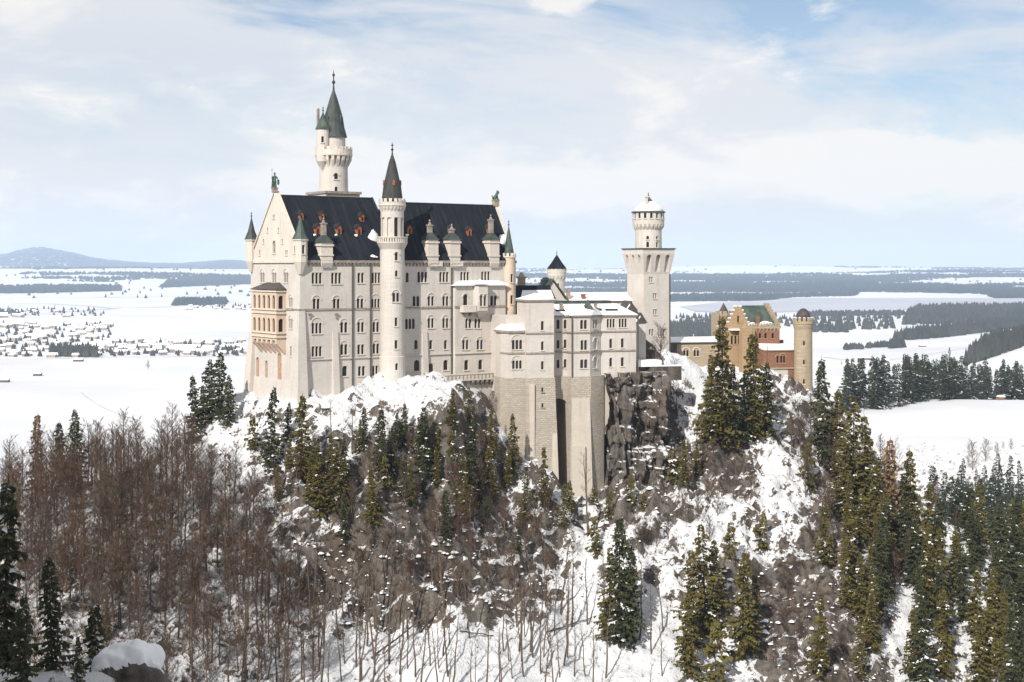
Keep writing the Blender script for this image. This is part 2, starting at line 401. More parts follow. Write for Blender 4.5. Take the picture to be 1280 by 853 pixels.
WP = [  # hidden or out-of-frame ground, in metres
 (-62,378,-36),(-20,400,-30),(10,412,-29),(20,420,-28),(50,430,-28),(75,458,-31),(45,475,-36),(-30,445,-50),(95,470,-38),
 (190,440,-95),(215,370,-96),(300,440,-92),(330,330,-88),(200,520,-112),(160,520,-116),(240,480,-104),
 (-180,345,-56),(-200,300,-74),(-260,330,-50),(-250,200,-40),
 (-120,440,-112),(-60,475,-100),(0,505,-100),(60,525,-100),(120,505,-95),(-200,420,-125),(-260,450,-135),
 (-300,560,-168),(-200,560,-168),(-100,560,-168),(0,580,-168),(80,600,-166),
 (150,640,-100),(240,640,-92),(330,600,-92),(330,520,-96),(150,720,-92),(240,720,-88),
 (0,250,-118),(-60,230,-108),(60,250,-115),(120,265,-112),(-53,150,-47),(-37,136,-41),(-90,170,-40),(-22,145,-72),(0,120,-92),(60,120,-100),(150,200,-102),
 (-110,100,-14),(0,60,-92),(100,60,-95),(-80,60,-20),(-150,60,20),(-150,120,-2),(250,220,-95),(330,220,-90),(-70,205,-80)]
pts = []
for px, py, D in CP: pts.append(((px-640)/FPX*D, D, -(py-HY)/FPX*D))
pts += WP
P = np.array(pts, float)
def mq(r2): return np.sqrt(r2+2.0)
_A = mq(((P[:, None, :2]-P[None, :, :2])**2).sum(-1))
_A += np.eye(len(P))*(-.15)
_wt = np.linalg.solve(np.block([[_A, np.ones((len(P), 1))], [np.ones((1, len(P))), np.zeros((1, 1))]]), np.append(P[:, 2], 0))
def zbase(x, y):
    s = np.full(x.shape, _wt[-1])
    for i in range(len(P)): s += _wt[i]*mq((x-P[i, 0])**2+(y-P[i, 1])**2)
    return s
GX0, GX1, GY0, GY1, GS = -260., 336., 40., 724., 1.1
gx = np.arange(GX0, GX1+.01, GS); gy = np.arange(GY0, GY1+.01, GS)
XX, YY = np.meshgrid(gx, gy)
ZZ = zbase(XX, YY)
# how snowy / how craggy the ground is, by place (photo x, photo y, snow 0..1, crag 0..1)
SN = [(300,520,.75,.5),(270,560,.75,.5),(250,620,.6,.3),(340,540,.7,.5),(340,520,.7,.5),(420,520,.75,.5),(500,495,.85,.4),(545,490,.85,.5),(585,510,.6,.8),(450,560,.6,.9),(520,560,.58,1),
 (560,560,.5,1),(600,560,.55,.9),(630,570,.75,.7),(640,620,.7,.8),(600,640,.55,1),(400,600,.55,.9),(450,650,.45,1),(520,660,.40,1),(560,720,.36,1),(430,720,.42,1),(480,760,.45,.7),(640,740,.42,1),(660,690,.5,1),(700,690,.6,.8),
 (735,690,.95,.3),(730,780,.95,.15),(500,810,.92,.12),(600,810,.92,.12),(420,830,.75,.15),(640,840,.85,.15),(330,760,.62,.2),(350,830,.58,.2),(250,780,.55,.2),(200,700,.50,.2),(100,700,.42,.2),(50,780,.45,.2),(150,820,.5,.2),(60,620,.35,.2),(160,620,.4,.2),(290,700,.5,.3),
 (780,500,.15,1),(810,540,.15,1),(790,580,.25,1),(840,510,.85,.6),(860,480,.9,.3),(780,640,.5,1),(830,610,.5,1),(900,600,.25,1),(930,590,.25,1),(870,660,.75,.6),(960,590,.9,.4),(980,640,.8,.6),(940,680,.75,.7),(900,640,.85,.5),
 (850,700,.6,.8),(780,740,.6,.8),(820,780,.9,.3),(800,830,.9,.2),(960,760,.15,1),(985,740,.15,1),(940,760,.5,.6),(1040,760,.4,1),(1050,830,.35,1),(900,820,.75,.5),(1040,650,.4,.8),(1080,640,.3,.8),(1130,740,.92,.3),(1150,800,.8,.4),(1100,700,.4,.8),(1200,780,.65,.4),(1250,800,.55,.4),(1160,690,.7,.4),(1020,560,.5,.7)]
SN = np.array(SN, float)
def place_attr(px, py):
    num = np.zeros((2,)+px.shape); den = np.zeros(px.shape)
    for a, b, s, c in SN:
        w = 1/((px-a)**2+(py-b)**2+350.)**1.6
        num[0] += w*s; num[1] += w*c; den += w
    return num[0]/den, num[1]/den
PXX = 640+FPX*XX/YY; PYY = HY-FPX*ZZ/YY
ATT_S, ATT_C = place_attr(PXX, PYY)
r1 = 1-np.abs(2*fbm(XX/21, YY/15, 4, 21)-1); r2 = 1-np.abs(2*fbm(XX/8, YY/6, 3, 31)-1)
amp = .25+.75*ATT_C
ZZ = ZZ+amp*(8.5*(r1-.80)+4.6*(r2-.8))+(.4+1.3*ATT_C)*(fbm(XX/3.2, YY/3.0, 3, 51)-.5)*2.6+ATT_C*(2.6*(np.abs(fbm(XX/6.5+3, YY/4.2, 2, 55)-.5)*4-.35)+1.5*(sstep(.40, .46, fbm(XX/5, YY/9, 3, 57))+sstep(.52, .57, fbm(XX/5, YY/9, 3, 57))-1))
# terrace lips: level ledges with steep risers where the ground is craggy
step = 6.5; q = ZZ/step+2.2*fbm(XX/26, YY/26, 3, 61); fr = q-np.floor(q)
ZZ = ZZ+ATT_C*.18*step*(sstep(.25, .75, fr)-fr)
ex = np.minimum.reduce([XX-GX0, GX1-XX]); bl = sstep(560, 715, YY)
ZF = zfar(XX, YY)
ZZ = ZZ*(1-bl)+ZF*bl
# walls stand on the courtyard: level it
def level(cx, cy, r, z, soft=8.):
    global ZZ
    d = np.hypot(XX-cx, YY-cy); w = 1-sstep(r, r+soft, d); ZZ = ZZ*(1-w)+z*w
level(-25, 392, 14, -32); level(40, 426, 9, -29); level(20, 398, 8, -31)
def ground(x, y):
    i = min(max((x-GX0)/GS, 0), len(gx)-1.001); j = min(max((y-GY0)/GS, 0), len(gy)-1.001)
    a = int(i); b = int(j); u = i-a; v = j-b
    return float((ZZ[b, a]*(1-u)+ZZ[b, a+1]*u)*(1-v)+(ZZ[b+1, a]*(1-u)+ZZ[b+1, a+1]*u)*v)
def hit(px, py, y0=200., y1=700.):
    """the first point of the hill seen at a photo point"""
    k = (px-640)/FPX; t = -(py-HY)/FPX
    ys = np.arange(y0, y1, 1.0); xs = k*ys
    i = np.clip(((xs-GX0)/GS+.5).astype(int), 0, len(gx)-1); j = np.clip(((ys-GY0)/GS+.5).astype(int), 0, len(gy)-1)
    below = np.nonzero(ZZ[j, i] >= t*ys)[0]
    if len(below) == 0: return None
    y = ys[below[0]]; x = k*y
    return x, y, ground(x, y)

def hill_mat():
    n = rockmat(); rock = n.last
    at = n.N.new('ShaderNodeAttribute'); at.attribute_name = 'snowy'
    sep = n.N.new('ShaderNodeSeparateXYZ'); n.L.new(n.geo.outputs['True Normal'], sep.inputs[0])
    n1 = n.noise(.22, 6, .65); n2 = n.noise(.85, 8, .78)
    v = n.math('ADD', sep.outputs[2], n.math('MULTIPLY', n.math('SUBTRACT', at.outputs['Fac'], .5), 1.05))
    v = n.math('ADD', v, n.math('MULTIPLY', n.math('SUBTRACT', n1, .5), 1.35))
    v = n.math('ADD', v, n.math('MULTIPLY', n.math('SUBTRACT', n2, .5), 1.25))
    m = n.ramp(v, .60, .68)
    # dead grass and leaf litter between snow and rock
    lit = n.ramp(n.math('ADD', v, n.math('MULTIPLY', n.noise(.5, 4), .3)), .62, .78)
    base = n.mix(n.math('MULTIPLY', lit, .45), rock, (.085, .055, .033))
    k = n.mix(m, base, (.62, .625, .64))
    return n.col(k)
M['hill'] = hill_mat()
def grid_faces(nx, ny):
    a = (np.arange(ny-1)[:, None]*nx+np.arange(nx-1)[None, :]).ravel()
    return np.stack([a, a+1, a+nx+1, a+nx], 1)
hill = obj_np('hillside', np.stack([XX.ravel(), YY.ravel(), ZZ.ravel()], 1), grid_faces(len(gx), len(gy)), M['hill'], {'snowy': ATT_S.ravel()})
tag(hill, kind='structure')

# valley floor out to the horizon: a fan of rings round the viewer
ang = np.radians(np.linspace(-34, 34, 620)); rad = np.geomspace(690, 31000, 420)
AA, RR = np.meshgrid(ang, rad); FX = RR*np.sin(AA); FY = RR*np.cos(AA); FZ = zfar(FX, FY)
inside = (FX > GX0) & (FX < GX1) & (FY < 712)
FZ = np.where(inside, FZ-2.5, FZ)
def valley_mat():
    n = NT('valley_snow'); n.b.inputs['Roughness'].default_value = .7
    pos = n.geo.outputs['Position']
    f1 = n.noise(.004, 5, .6, pos); f2 = n.noise(.0009, 6, .6, pos, (1, 2.2, 1))
    k = n.mix(n.ramp(f1, .35, .7), (.52, .53, .555), (.62, .62, .63))
    k = n.mix(n.ramp(f2, .50, .66, 0, .55), k, (.44, .44, .46))
    return n.col(k)
M['valley'] = valley_mat()
tag(obj_np('valley', np.stack([FX.ravel(), FY.ravel(), FZ.ravel()], 1), grid_faces(620, 420), M['valley'], smooth=True), kind='structure')
# the rest of the ground, beside and behind the viewer
def _ring_ground():
    th = np.radians(np.linspace(34, 326, 90)); rr = np.array([300, 900, 3000, 9000, 16000.])
    v = []; 
    for r in rr:
        for t in th: v.append((r*math.sin(t), r*math.cos(t), PLAIN+25*math.sin(t*5)))
    f = grid_faces(90, 5)
    o = obj_np('surrounding_ground', np.array(v), f, M['valley'], smooth=True); tag(o, kind='structure')

def G(px, py, z=PLAIN):
    """a point of the plain"""
    D = (z)/-(py-HY)*FPX; return ((px-640)/FPX*D, D)
# frozen lake beyond the plain
lk = [(930,392),(985,390.5),(1040,389),(1090,390),(1130,388),(1180,383),(1250,381.5),(1420,380),(1420,372.5),(1245,373.5),(1225,369),(1160,368),(1075,367.2),(1070,371),(990,372.5),(960,376),(900,378),(850,384),(870,390)]
lkw = [G(px, py) for px, py in lk]
b = MB(); b.add([(x, y, PLAIN+1.5) for x, y in lkw], [tuple(range(len(lkw)))])
lake = b.build('lake', M['ice']); tag(lake, kind='structure')

# bare cliff face under the yard, with ledges that hold snow
def cliff():
    F = Frame((755-640)/FPX*383.5, 383.5, 14.); L = F.X(834); z0, z1 = -64., F.Z(465.5, 8)
    nu, nv = 90, 130
    U, V = np.meshgrid(np.linspace(0, L, nu), np.linspace(0, 1, nv)); Zc = z0+(z1-z0)*V
    led = 0
    for zc, u0, u1, d in ((F.Z(558, 10), .42, 1.1, 1.9), (F.Z(497, 10), .30, .48, 1.0), (F.Z(571, 10), .30, .55, 1.2), (F.Z(487, 10), .55, .9, .5), (F.Z(530, 10), .15, .35, .8)):
        w = sstep(u0-.04, u0+.03, U/L)*(1-sstep(u1-.03, u1+.04, U/L)); led = led+w*d*(1-sstep(zc-.25, zc+.25, Zc))
    off = led+4.2*(np.abs(2*fbm(U/3.0, Zc/13, 3, 71)-1)*1.6-.3)+2.8*(fbm(U/7, Zc/6, 2, 76)-.5)+1.9*(fbm(U/.9, Zc/2.2, 4, 72)-.5)+1.2*sstep(.5, .56, fbm(U/3, Zc/2.2, 2, 74))+.8*sstep(.45, .5, fbm(U/2.2+9, Zc/5, 2, 75))+3.0*(1-V)*.9
    off += 2.0*sstep(.16, .05, U/L)*(fbm(U/2, Zc/6, 2, 73))     # lighter rib beside the foundation
    Xw = F.O[0]+U*F.u[0]-off*F.w[0]*1.0; Yw = F.O[1]+U*F.u[1]-off*F.w[1]
    v = np.stack([Xw.ravel(), Yw.ravel(), Zc.ravel()], 1); n = len(v)
    back = np.stack([(F.O[0]+U[-1]*F.u[0]+9*F.w[0]), (F.O[1]+U[-1]*F.u[1]+9*F.w[1]), np.full(nu, z1-.2)], 1)
    f = grid_faces(nu, nv); a = (nv-1)*nu+np.arange(nu-1); fb = np.stack([a, a+1, n+np.arange(1, nu), n+np.arange(nu-1)], 1)
    o = obj_np('cliff', np.concatenate([v, back]), np.concatenate([f, fb]), M['hill'], {'snowy': np.concatenate([.16+.3*np.clip(led.ravel(), 0, 1), np.full(nu, .12)])}); tag(o, kind='structure')
cliff()

# cleared roads and field tracks across the plain
def track(name, pts, w, col):
    W_ = [G(a, c) for a, c in pts]; v = []; f = []
    for i in range(len(W_)):
        a = Vector(W_[max(i-1, 0)]); c = Vector(W_[min(i+1, len(W_)-1)]); d = (c-a).normalized(); n = Vector((-d.y, d.x))*w/2
        for s_ in (-1, 1): q = Vector(W_[i])+n*s_; v.append((q.x, q.y, float(zfar(q.x, q.y))+.8))
    f = [(2*i, 2*i+1, 2*i+3, 2*i+2) for i in range(len(W_)-1)]
    tag(MB().add(v, f).build(name, M['track']), kind='structure')
M['track'] = simple('slushy_road', (.30, .29, .29), .2, .01)
track('road', [(12, 379.5), (60, 380), (110, 383), (140, 386), (180, 385), (215, 384)], 16, None)
track('road', [(60, 391), (95, 389.5), (125, 387.5), (150, 386)], 14, None)
track('road', [(-40, 450), (60, 449), (130, 447.2), (220, 446.4), (320, 445)], 5, None)
track('road', [(1030, 447), (1080, 453), (1150, 447), (1230, 441), (1300, 436)], 4, None)
track('road', [(-40, 374), (120, 373), (200, 371.5), (320, 369.5)], 20, None)
# ------------------------------------------------------------------ building helpers
PI = math.pi
def arch_poly(w, h, cx=0., z0=0., n=7, flat=False):
    if flat: return [(cx-w/2, z0), (cx+w/2, z0), (cx+w/2, z0+h), (cx-w/2, z0+h)]
    r = w/2
    return [(cx-r, z0), (cx+r, z0)]+[(cx+r*math.cos(PI*i/n), z0+h-r+r*math.sin(PI*i/n)) for i in range(n+1)]
_winc = {}
def win_meshes(n, w, h, gap, hood, flat, pane, trim):
    k = (n, w, h, gap, hood, flat, pane, trim)
    if k in _winc: return _winc[k]
    tot = n*w+(n-1)*gap; b = MB()
    b.box(-tot/2-.22, tot/2+.22, -.20, .02, -.24, -.02)                    # sill
    hd_ = MB()
    if hood:
        R = tot/2+.22; zc = h-w/2+.02; m = 10; vs = []; fs = []
        for i in range(m+1):
            a0 = PI*i/m
            for rr_, yy in ((R, -.16), (R+.24, -.16), (R+.24, .02), (R, .02)): vs.append((rr_*math.cos(a0), yy, zc+rr_*math.sin(a0)))
        for i in range(m):
            for k_ in range(4): fs.append((i*4+k_, i*4+(k_+1) % 4, i*4+4+(k_+1) % 4, i*4+4+k_))
        fs += [(3, 2, 1, 0), tuple(m*4+k_ for k_ in range(4))]; hd_.add(vs, fs)
    elif n > 1 or h > 1.9:
        hd_.box(-tot/2-.10, tot/2+.10, -.07, .02, h+.03, h+.20)
    p = MB()
    for i in range(n):
        x = -tot/2+i*(w+gap)+w/2; p.box(x-w/2-.02, x+w/2+.02, .40, .46, -.02, h+.02)
    fr = MB()
    for i in range(n):
        x = -tot/2+i*(w+gap)+w/2; fr.box(x-.035, x+.035, .34, .40, 0, h-.05)
        fr.box(x-w/2, x-.04, .34, .39, h*.55, h*.55+.07); fr.box(x+.04, x+w/2, .34, .39, h*.55, h*.55+.07)
    _winc[k] = (b.mesh('window', M[trim]), p.mesh('pane', M[pane]), fr.mesh('glazing_bar', M['slate_brown']), hd_.mesh('arch_hood', M[trim]) if hd_.v else None)
    return _winc[k]
def link(name, me, parent, loc=(0, 0, 0), rz=0):
    o = bpy.data.objects.new(name, me); COL.objects.link(o); o.parent = parent; o.location = loc; o.rotation_euler = (0, 0, rz); return o
def window(root, cut, x, y, z, n=1, w=.85, h=2.6, gap=.26, hood=False, rot=0., flat=False, pane='glass', trim='trim', bars=True, depth=.45):
    """one window: its opening goes to the wall's cutter, its stone dressing and pane hang on the building"""
    tot = n*w+(n-1)*gap; c = MB()
    for i in range(n):
        c.prism_y(arch_poly(w, h, -tot/2+i*(w+gap)+w/2, 0, 7, flat), -.6, depth)
    mt = Matrix.Translation((x, y, z)) @ Matrix.Rotation(rot, 4, 'Z')
    c.xf(mt); cut.add(c.v, c.f)
    a, p, f, hm = win_meshes(n, w, h, gap, hood, flat, pane, trim)
    o = link('window', a, root, (x, y, z-root['zb']), rot)
    link('pane', p, o)
    if bars: link('glazing_bar', f, o)
    if hm: link('arch_hood' if hood else 'lintel', hm, o)
    return o
def carve(mb, cut, name, mats, root):
    o = mb.build(name, mats, None)
    if cut is not None and cut.f:
        c = cut.build('cutter', M['trim'], None)
        md = o.modifiers.new('b', 'BOOLEAN'); md.operation = 'DIFFERENCE'; md.object = c; md.solver = 'EXACT'
        bpy.context.view_layer.update()
        me = bpy.data.meshes.new_from_object(o.evaluated_get(bpy.context.evaluated_depsgraph_get()))
        o.modifiers.clear(); old = o.data; o.data = me; me.name = name
        cm = c.data; bpy.data.objects.remove(c); bpy.data.meshes.remove(cm); bpy.data.meshes.remove(old)
    o.parent = root; o.location = (0, 0, -root['zb']); return o
def corbels(b, x0, x1, y, z0, z1, d, step, m=0, w=.45):
    n = max(1, int(abs(x1-x0)/step))
    for i in range(n):
        x = x0+(i+.5)*(x1-x0)/n
        b.prism_x([(y+.05, z0), (y+.05, z1), (y-d, z1), (y-d, z1-(z1-z0)*.35)][::-1], x-w/2, x+w/2, m)
def ring_boxes(b, cx, cy, r0, r1, z0, z1, n, frac=.5, m=0, rot=0.):
    """n stones round a ring"""
    for i in range(n):
        a0 = rot+2*PI*i/n; a1 = a0+2*PI/n*frac
        q = [(cx+r0*math.cos(a0), cy+r0*math.sin(a0)), (cx+r1*math.cos(a0), cy+r1*math.sin(a0)), (cx+r1*math.cos(a1), cy+r1*math.sin(a1)), (cx+r0*math.cos(a1), cy+r0*math.sin(a1))]
        b.prism(q, z0, z1, m)
def ring_corbels(b, cx, cy, r0, r1, z0, z1, n, frac=.45, m=0, rot=0.):
    for i in range(n):
        a0 = rot+2*PI*i/n; a1 = a0+2*PI/n*frac; o = len(b.v)
        P_ = lambda r, a, z: (cx+r*math.cos(a), cy+r*math.sin(a), z)
        b.add([P_(r0, a0, z0), P_(r0, a1, z0), P_(r0, a0, z1), P_(r0, a1, z1), P_(r1, a0, z1), P_(r1, a1, z1), P_(r1*.97, a0, z1-(z1-z0)*.4), P_(r1*.97, a1, z1-(z1-z0)*.4)],
              [(0, 1, 3, 2), (2, 3, 5, 4), (4, 5, 7, 6), (6, 7, 1, 0), (0, 2, 4, 6), (1, 7, 5, 3)], m)
def finial(b, x, y, z0, h, r, m=0):
    b.lathe([(r*.55, z0), (r*.3, z0+h*.25), (r, z0+h*.36), (r*.3, z0+h*.46), (r*.28, z0+h*.62), (r*.8, z0+h*.7), (r*.25, z0+h*.78), (0, z0+h)], 8, x, y, m)

A = Frame(-52.9, 355., 36.)      # the great hall's plan axes: its south-west corner is the origin

# ------------------------------------------------------------------ the great hall
ZB = -50.
hall = A.root('great_hall', ZB, 'long pale stone castle hall with steep black roof, west gable and rows of arched windows', 'castle')
EA = 1.7
fx = lambda px, y=0.: A.X(px, y)
fz = lambda py, x, y=0.: A.Z(py, x, y)
XE = 66.7; XJ = 29.
wl = MB().box(0, XJ, 0, 28, ZB, EA); cl = MB()
wr = MB().box(XJ-.4, XE, .03, 18, ZB, EA-.02); cr = MB()
x_a0, x_a1 = fx(565.5), fx(628.5)
za = fz(357, 55)
wa = MB().box(x_a0, x_a1, -1.3, .6, ZB, za); ca = MB()
# (photo x, photo y of centre, lights, hood, which wall, height, light width)
SW_ = [
 (396,348,3,0,'l',2.8,.78),(420.3,348,3,0,'l',2.8,.78),(451,347.5,2,0,'l',2.6,.8),(470,347.5,3,0,'l',2.7,.68),
 (395.5,380,2,1,'l',2.6,.85),(420.6,380,2,1,'l',2.6,.85),(450.3,380,2,1,'l',2.7,.85),(469.5,380,3,1,'l',2.6,.68),
 (396,410.5,3,1,'l',2.7,.78),(430,409.5,2,1,'l',2.7,.9),(451,409,2,1,'l',2.6,.85),(470,409,2,1,'l',2.6,.85),
 (396,439.5,3,0,'l',2.6,.78),(430,437,2,1,'l',2.7,.9),(451,437,2,0,'l',2.5,.85),(470,436,2,1,'l',2.6,.85),
 (431,464,1,0,'l',2.6,1.4),(452,464,2,0,'l',2.5,.9),(471,463.5,3,0,'l',2.6,.75),
 (509,347,1,0,'r',2.6,.9),(528,346.5,3,0,'r',2.8,.85),(555,346.5,3,0,'r',2.7,.8),(581,346,3,0,'r',2.6,.78),(607,345.5,3,0,'r',2.6,.78),
 (520,376.5,2,0,'r',2.7,.9),(538.7,376.5,2,1,'r',2.6,.85),(557,376.5,2,1,'r',2.6,.85),
 (512.5,405,3,0,'r',2.7,.8),(538.7,404,2,1,'r',2.6,.85),(557,404,2,1,'r',2.6,.85),
 (520,431,1,0,'r',2.5,1.0),(538.7,431,1,0,'r',2.4,.95),(557,431,1,0,'r',2.4,.95),
 (521,457,1,0,'r',2.9,1.7),(557.2,456.5,1,0,'r',2.7,1.5),
 (582,375,1,1,'a',2.9,1.5),(617,376,2,1,'a',2.8,.95),
 (585.5,404.5,2,0,'a',2.5,.85),(597,404.5,2,0,'a',2.5,.85),(618,403.5,2,1,'a',2.6,.85),
 (582,431,2,1,'a',2.6,.9),(600,431,2,1,'a',2.6,.9),(618,430,2,1,'a',2.6,.9),
 (583,456.5,1,0,'a',2.7,1.35),(600.6,456,1,0,'a',2.7,1.35),(618.8,455.5,1,0,'a',2.7,1.35),
]
for px, py, n, hd, wk, h, w in SW_:
    y = {'l': 0., 'r': .03, 'a': -1.3}[wk]; x = fx(px, y); z = fz(py, x, y)-h/2
    window(hall, {'l': cl, 'r': cr, 'a': ca}[wk], x, y, z, n, w, h, .26, bool(hd), 0.)
# door on the terrace beside the buttress
xd = fx(538.2, .03); zd = fz(470.5, xd)
window(hall, cr, xd, .03, zd, 1, 1.9, 3.4, pane='slate_brown', bars=False)
# west gable: outward is -x
GZ = lambda py, y, x=0.: A.Z(py, x, y)
for px in (328, 342.7, 357.5):
    y = A.Y(px); window(hall, cl, 0, y, GZ(347.5, y)-1.2, 2, .95, 2.6, .3, True, -PI/2)
for py, n in ((378, 2), (404.5, 2), (439, 1)):
    y = A.Y(363.5); window(hall, cl, 0, y, GZ(py, y)-1.3, n, .8, 2.5, .26, n == 2, -PI/2)
for px, py, h, w in ((322, 461, 6.0, 1.8), (333, 463, 5.0, 1.6), (349.5, 461, 8.2, 2.2)):
    y = A.Y(px); window(hall, cl, 0, y, GZ(py, y)-h/2, 1, w, h, rot=-PI/2, pane='terracotta', bars=False)
carve(wl, cl, 'wall', M['plaster'], hall); carve(wr, cr, 'wall', M['plaster'], hall); carve(wa, ca, 'projecting_bay', M['plaster'], hall)
# snow-topped lean-to of the projecting bay
MB().add([(x_a0-.7, -2.1, za), (x_a1+.5, -2.1, za), (x_a1+.5, .1, za), (x_a0-.7, .1, za), (x_a0-.7, -2.1, za+.35), (x_a1+.5, -2.1, za+.35), (x_a1-1.5, .1, za+1.35), (x_a0+2.5, .1, za+1.35)],
         [(3, 2, 1, 0), (4, 5, 6, 7), (0, 1, 5, 4), (1, 2, 6, 5), (2, 3, 7, 6), (3, 0, 4, 7)]).build('bay_roof', M['snow'], hall)
# gable wall, its niche and little openings
ZR = 18.4; YR = 14.
cg = MB()
b = MB().prism_x([(0, EA), (28, EA), (14, ZR+.6)], -.05, .9)
gspec = [(342.5, 309, 1, 3.2, 1.7), (342.3, 271, 2, 1.0, .45), (334.3, 287.5, 1, 1.2, .6), (348, 287.5, 1, 1.2, .6), (329.3, 301.5, 1, 1.2, .6), (352.7, 301.5, 1, 1.2, .6), (324.6, 316, 1, 1.4, .6), (358, 316, 2, 1.2, .5)]
for px, py, n, h, w in gspec:
    y = A.Y(px, -.05); window(hall, cg, -.05, y, GZ(py, y)-h/2, n, w, h, .25, False, -PI/2, pane='glass' if h < 2 else 'trim_dark', bars=False)
carve(b, cg, 'gable', M['plaster_warm'], hall)
cp = MB()
for s in (0, 1):           # gable copings
    y0, y1 = (-.3, 14) if s == 0 else (28.3, 14)
    q = [(y0, EA), (y1, ZR+.5), (y1, ZR+1.15), (y0-(.5 if s == 0 else -.5), EA)]
    cp.prism_x(q[::-1] if s == 0 else q, -.35, 1.25)
cp.build('gable_coping', M['trim'], hall)
rf = MB().prism_x([(-.55, EA-.05), (28.55, EA-.05), (14, ZR)], .9, XJ)
rf.build('roof', M['slate_roof'], hall)
ZR2 = 17.2
rf = MB().prism_x([(-.52, EA-.06), (18.55, EA-.06), (9, ZR2)], XJ-.3, XE-.9)
rf.build('roof', M['slate_roof'], hall)
MB().prism_x([(.0, EA), (18, EA), (9, ZR2+.7)], XE-.9, XE+.05).build('gable', M['plaster_warm'], hall)
b = MB()
for x0, x1, zz, yy in ((.9, XJ+.2, ZR, 14), (XJ+.2, XE-.9, ZR2, 9)): b.tube((x0, yy, zz+.03), (x1, yy, zz+.03), .2, .2, 6)
b.prism_x([(-.8, EA-.2), (14, ZR+.35), (28.8, EA-.2), (14, ZR-.2)], XJ-.25, XJ+.18)
b.build('ridge_capping', M['slate'], hall)
# cornice, corbel table, string courses
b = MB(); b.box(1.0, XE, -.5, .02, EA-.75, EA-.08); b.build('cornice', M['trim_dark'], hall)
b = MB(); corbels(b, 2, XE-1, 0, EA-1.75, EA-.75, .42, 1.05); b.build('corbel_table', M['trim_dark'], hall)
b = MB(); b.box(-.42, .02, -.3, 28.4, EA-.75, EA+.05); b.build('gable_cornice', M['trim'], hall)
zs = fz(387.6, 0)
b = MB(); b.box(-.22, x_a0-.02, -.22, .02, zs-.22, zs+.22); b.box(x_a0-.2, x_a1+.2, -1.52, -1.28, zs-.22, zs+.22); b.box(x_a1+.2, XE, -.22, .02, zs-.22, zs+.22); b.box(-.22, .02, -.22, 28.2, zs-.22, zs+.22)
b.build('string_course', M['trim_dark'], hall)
zs2 = fz(450.5, 0)
b = MB(); b.box(-.4, x_a0-.02, -.30, .02, zs2-.12, zs2+.14); b.box(x_a0-.2, x_a1+.2, -1.6, -1.28, zs2-.12, zs2+.14)
b.build('set_off_course', M['plaster'], hall)
# buttresses
b = MB(); x = fx(418.5); zt = fz(414, x); b.frustum((x-1.15, x+1.15, -2.0, .02), (x-.75, x+.75, -.35, .02), ZB, zt); b.build('buttress', M['plaster'], hall)
b = MB(); x = fx(530.5); zt = fz(414, x); b.frustum((x-1.1, x+1.1, -2.0, .05), (x-.7, x+.7, -.35, .05), ZB, zt); b.build('buttress', M['plaster'], hall)
b = MB(); zt = fz(389, 0); b.frustum((-2.2, 1.9, -2.3, 3.2), (-.5, 1.2, -.4, 2.4), ZB, zt); b.build('corner_buttress', M['plaster'], hall)
b = MB(); b.frustum((-2.2, .02, 3.2, 28.9), (-.35, .02, 3.2, 28.2), ZB, fz(478, 0)); b.build('battered_base', M['plaster'], hall)
b = MB(); zt = fz(420, 0); b.frustum((-3.4, .2, 24.5, 29.6), (-.4, .2, 25.8, 28.3), ZB, zt); b.build('corner_buttress', M['plaster'], hall)
# drainpipes
for px in (440.5, 463, 564.2):
    x = fx(px); MB().box(x-.17, x+.17, -.36, -.03, -46, EA-.9).build('drainpipe', M['pipe'], hall)
# two small wall lamps / carved brackets beside the third storey
for px, py in ((387, 395), (420, 395)):
    x = fx(px); z = fz(py, x); MB().box(x-.45, x+.45, -.5, .02, z+.3, z+.7).box(x-.15, x+.15, -.35, .02, z-.7, z+.3).build('wall_bracket', M['trim_dark'], hall)

# loggia on the west gable
ly0, ly1 = 7.6, 21.8; lx = -2.7
zt = A.Z(363, lx, ly0); zm = A.Z(426, lx, ly0); zlow = A.Z(445, lx, ly0)
cb_ = MB(); bx = MB().box(lx, .4, ly0, ly1, zm, zt)
for py in (378, 407):
    z = A.Z(py, lx, ly0)-1.7
    for i in range(5):
        y = ly0+1.6+i*(ly1-ly0-3.2)/4; window(hall, cb_, lx, y, z, 1, 1.35, 3.4, rot=-PI/2, trim='peach', bars=False, depth=1.1)
    window(hall, cb_, lx/2-.1, ly0, z, 1, 1.35, 3.3, rot=0, trim='peach', bars=False, depth=1.1)
lo = carve(bx, cb_, 'loggia', M['peach'], hall)
b = MB()
for py in (364.5, 387.5, 392, 417, 422):
    z = A.Z(py, lx, ly0); b.box(lx-.3, .3, ly0-.3, ly1+.3, z-.18, z+.18)
b.build('loggia_band', M['trim'], lo, loc=(0, 0, 0))
b = MB(); n = 6
for i in range(n):
    y = ly0+.5+i*(ly1-ly0-1)/(n-1); b.prism_y([(.1, zlow), (.1, zm), (lx, zm), (lx, zm-.9), (lx*.55, zm-2.0)][::-1], y-.5, y+.5)
b.build('loggia_corbel', M['peach'], lo, loc=(0, 0, 0))
z1 = A.Z(353, 0, 14)
MB().add([(lx-.5, ly0-.5, zt+.1), (.1, ly0-.5, zt+.1), (.1, ly1+.5, zt+.1), (lx-.5, ly1+.5, zt+.1), (.1, ly0+3.5, z1), (.1, ly1-3.5, z1)],
         [(3, 2, 1, 0), (0, 1, 4), (3, 0, 4, 5), (2, 3, 5), (1, 2, 5, 4)]).build('loggia_roof', M['slate_brown'], lo, loc=(0, 0, 0))

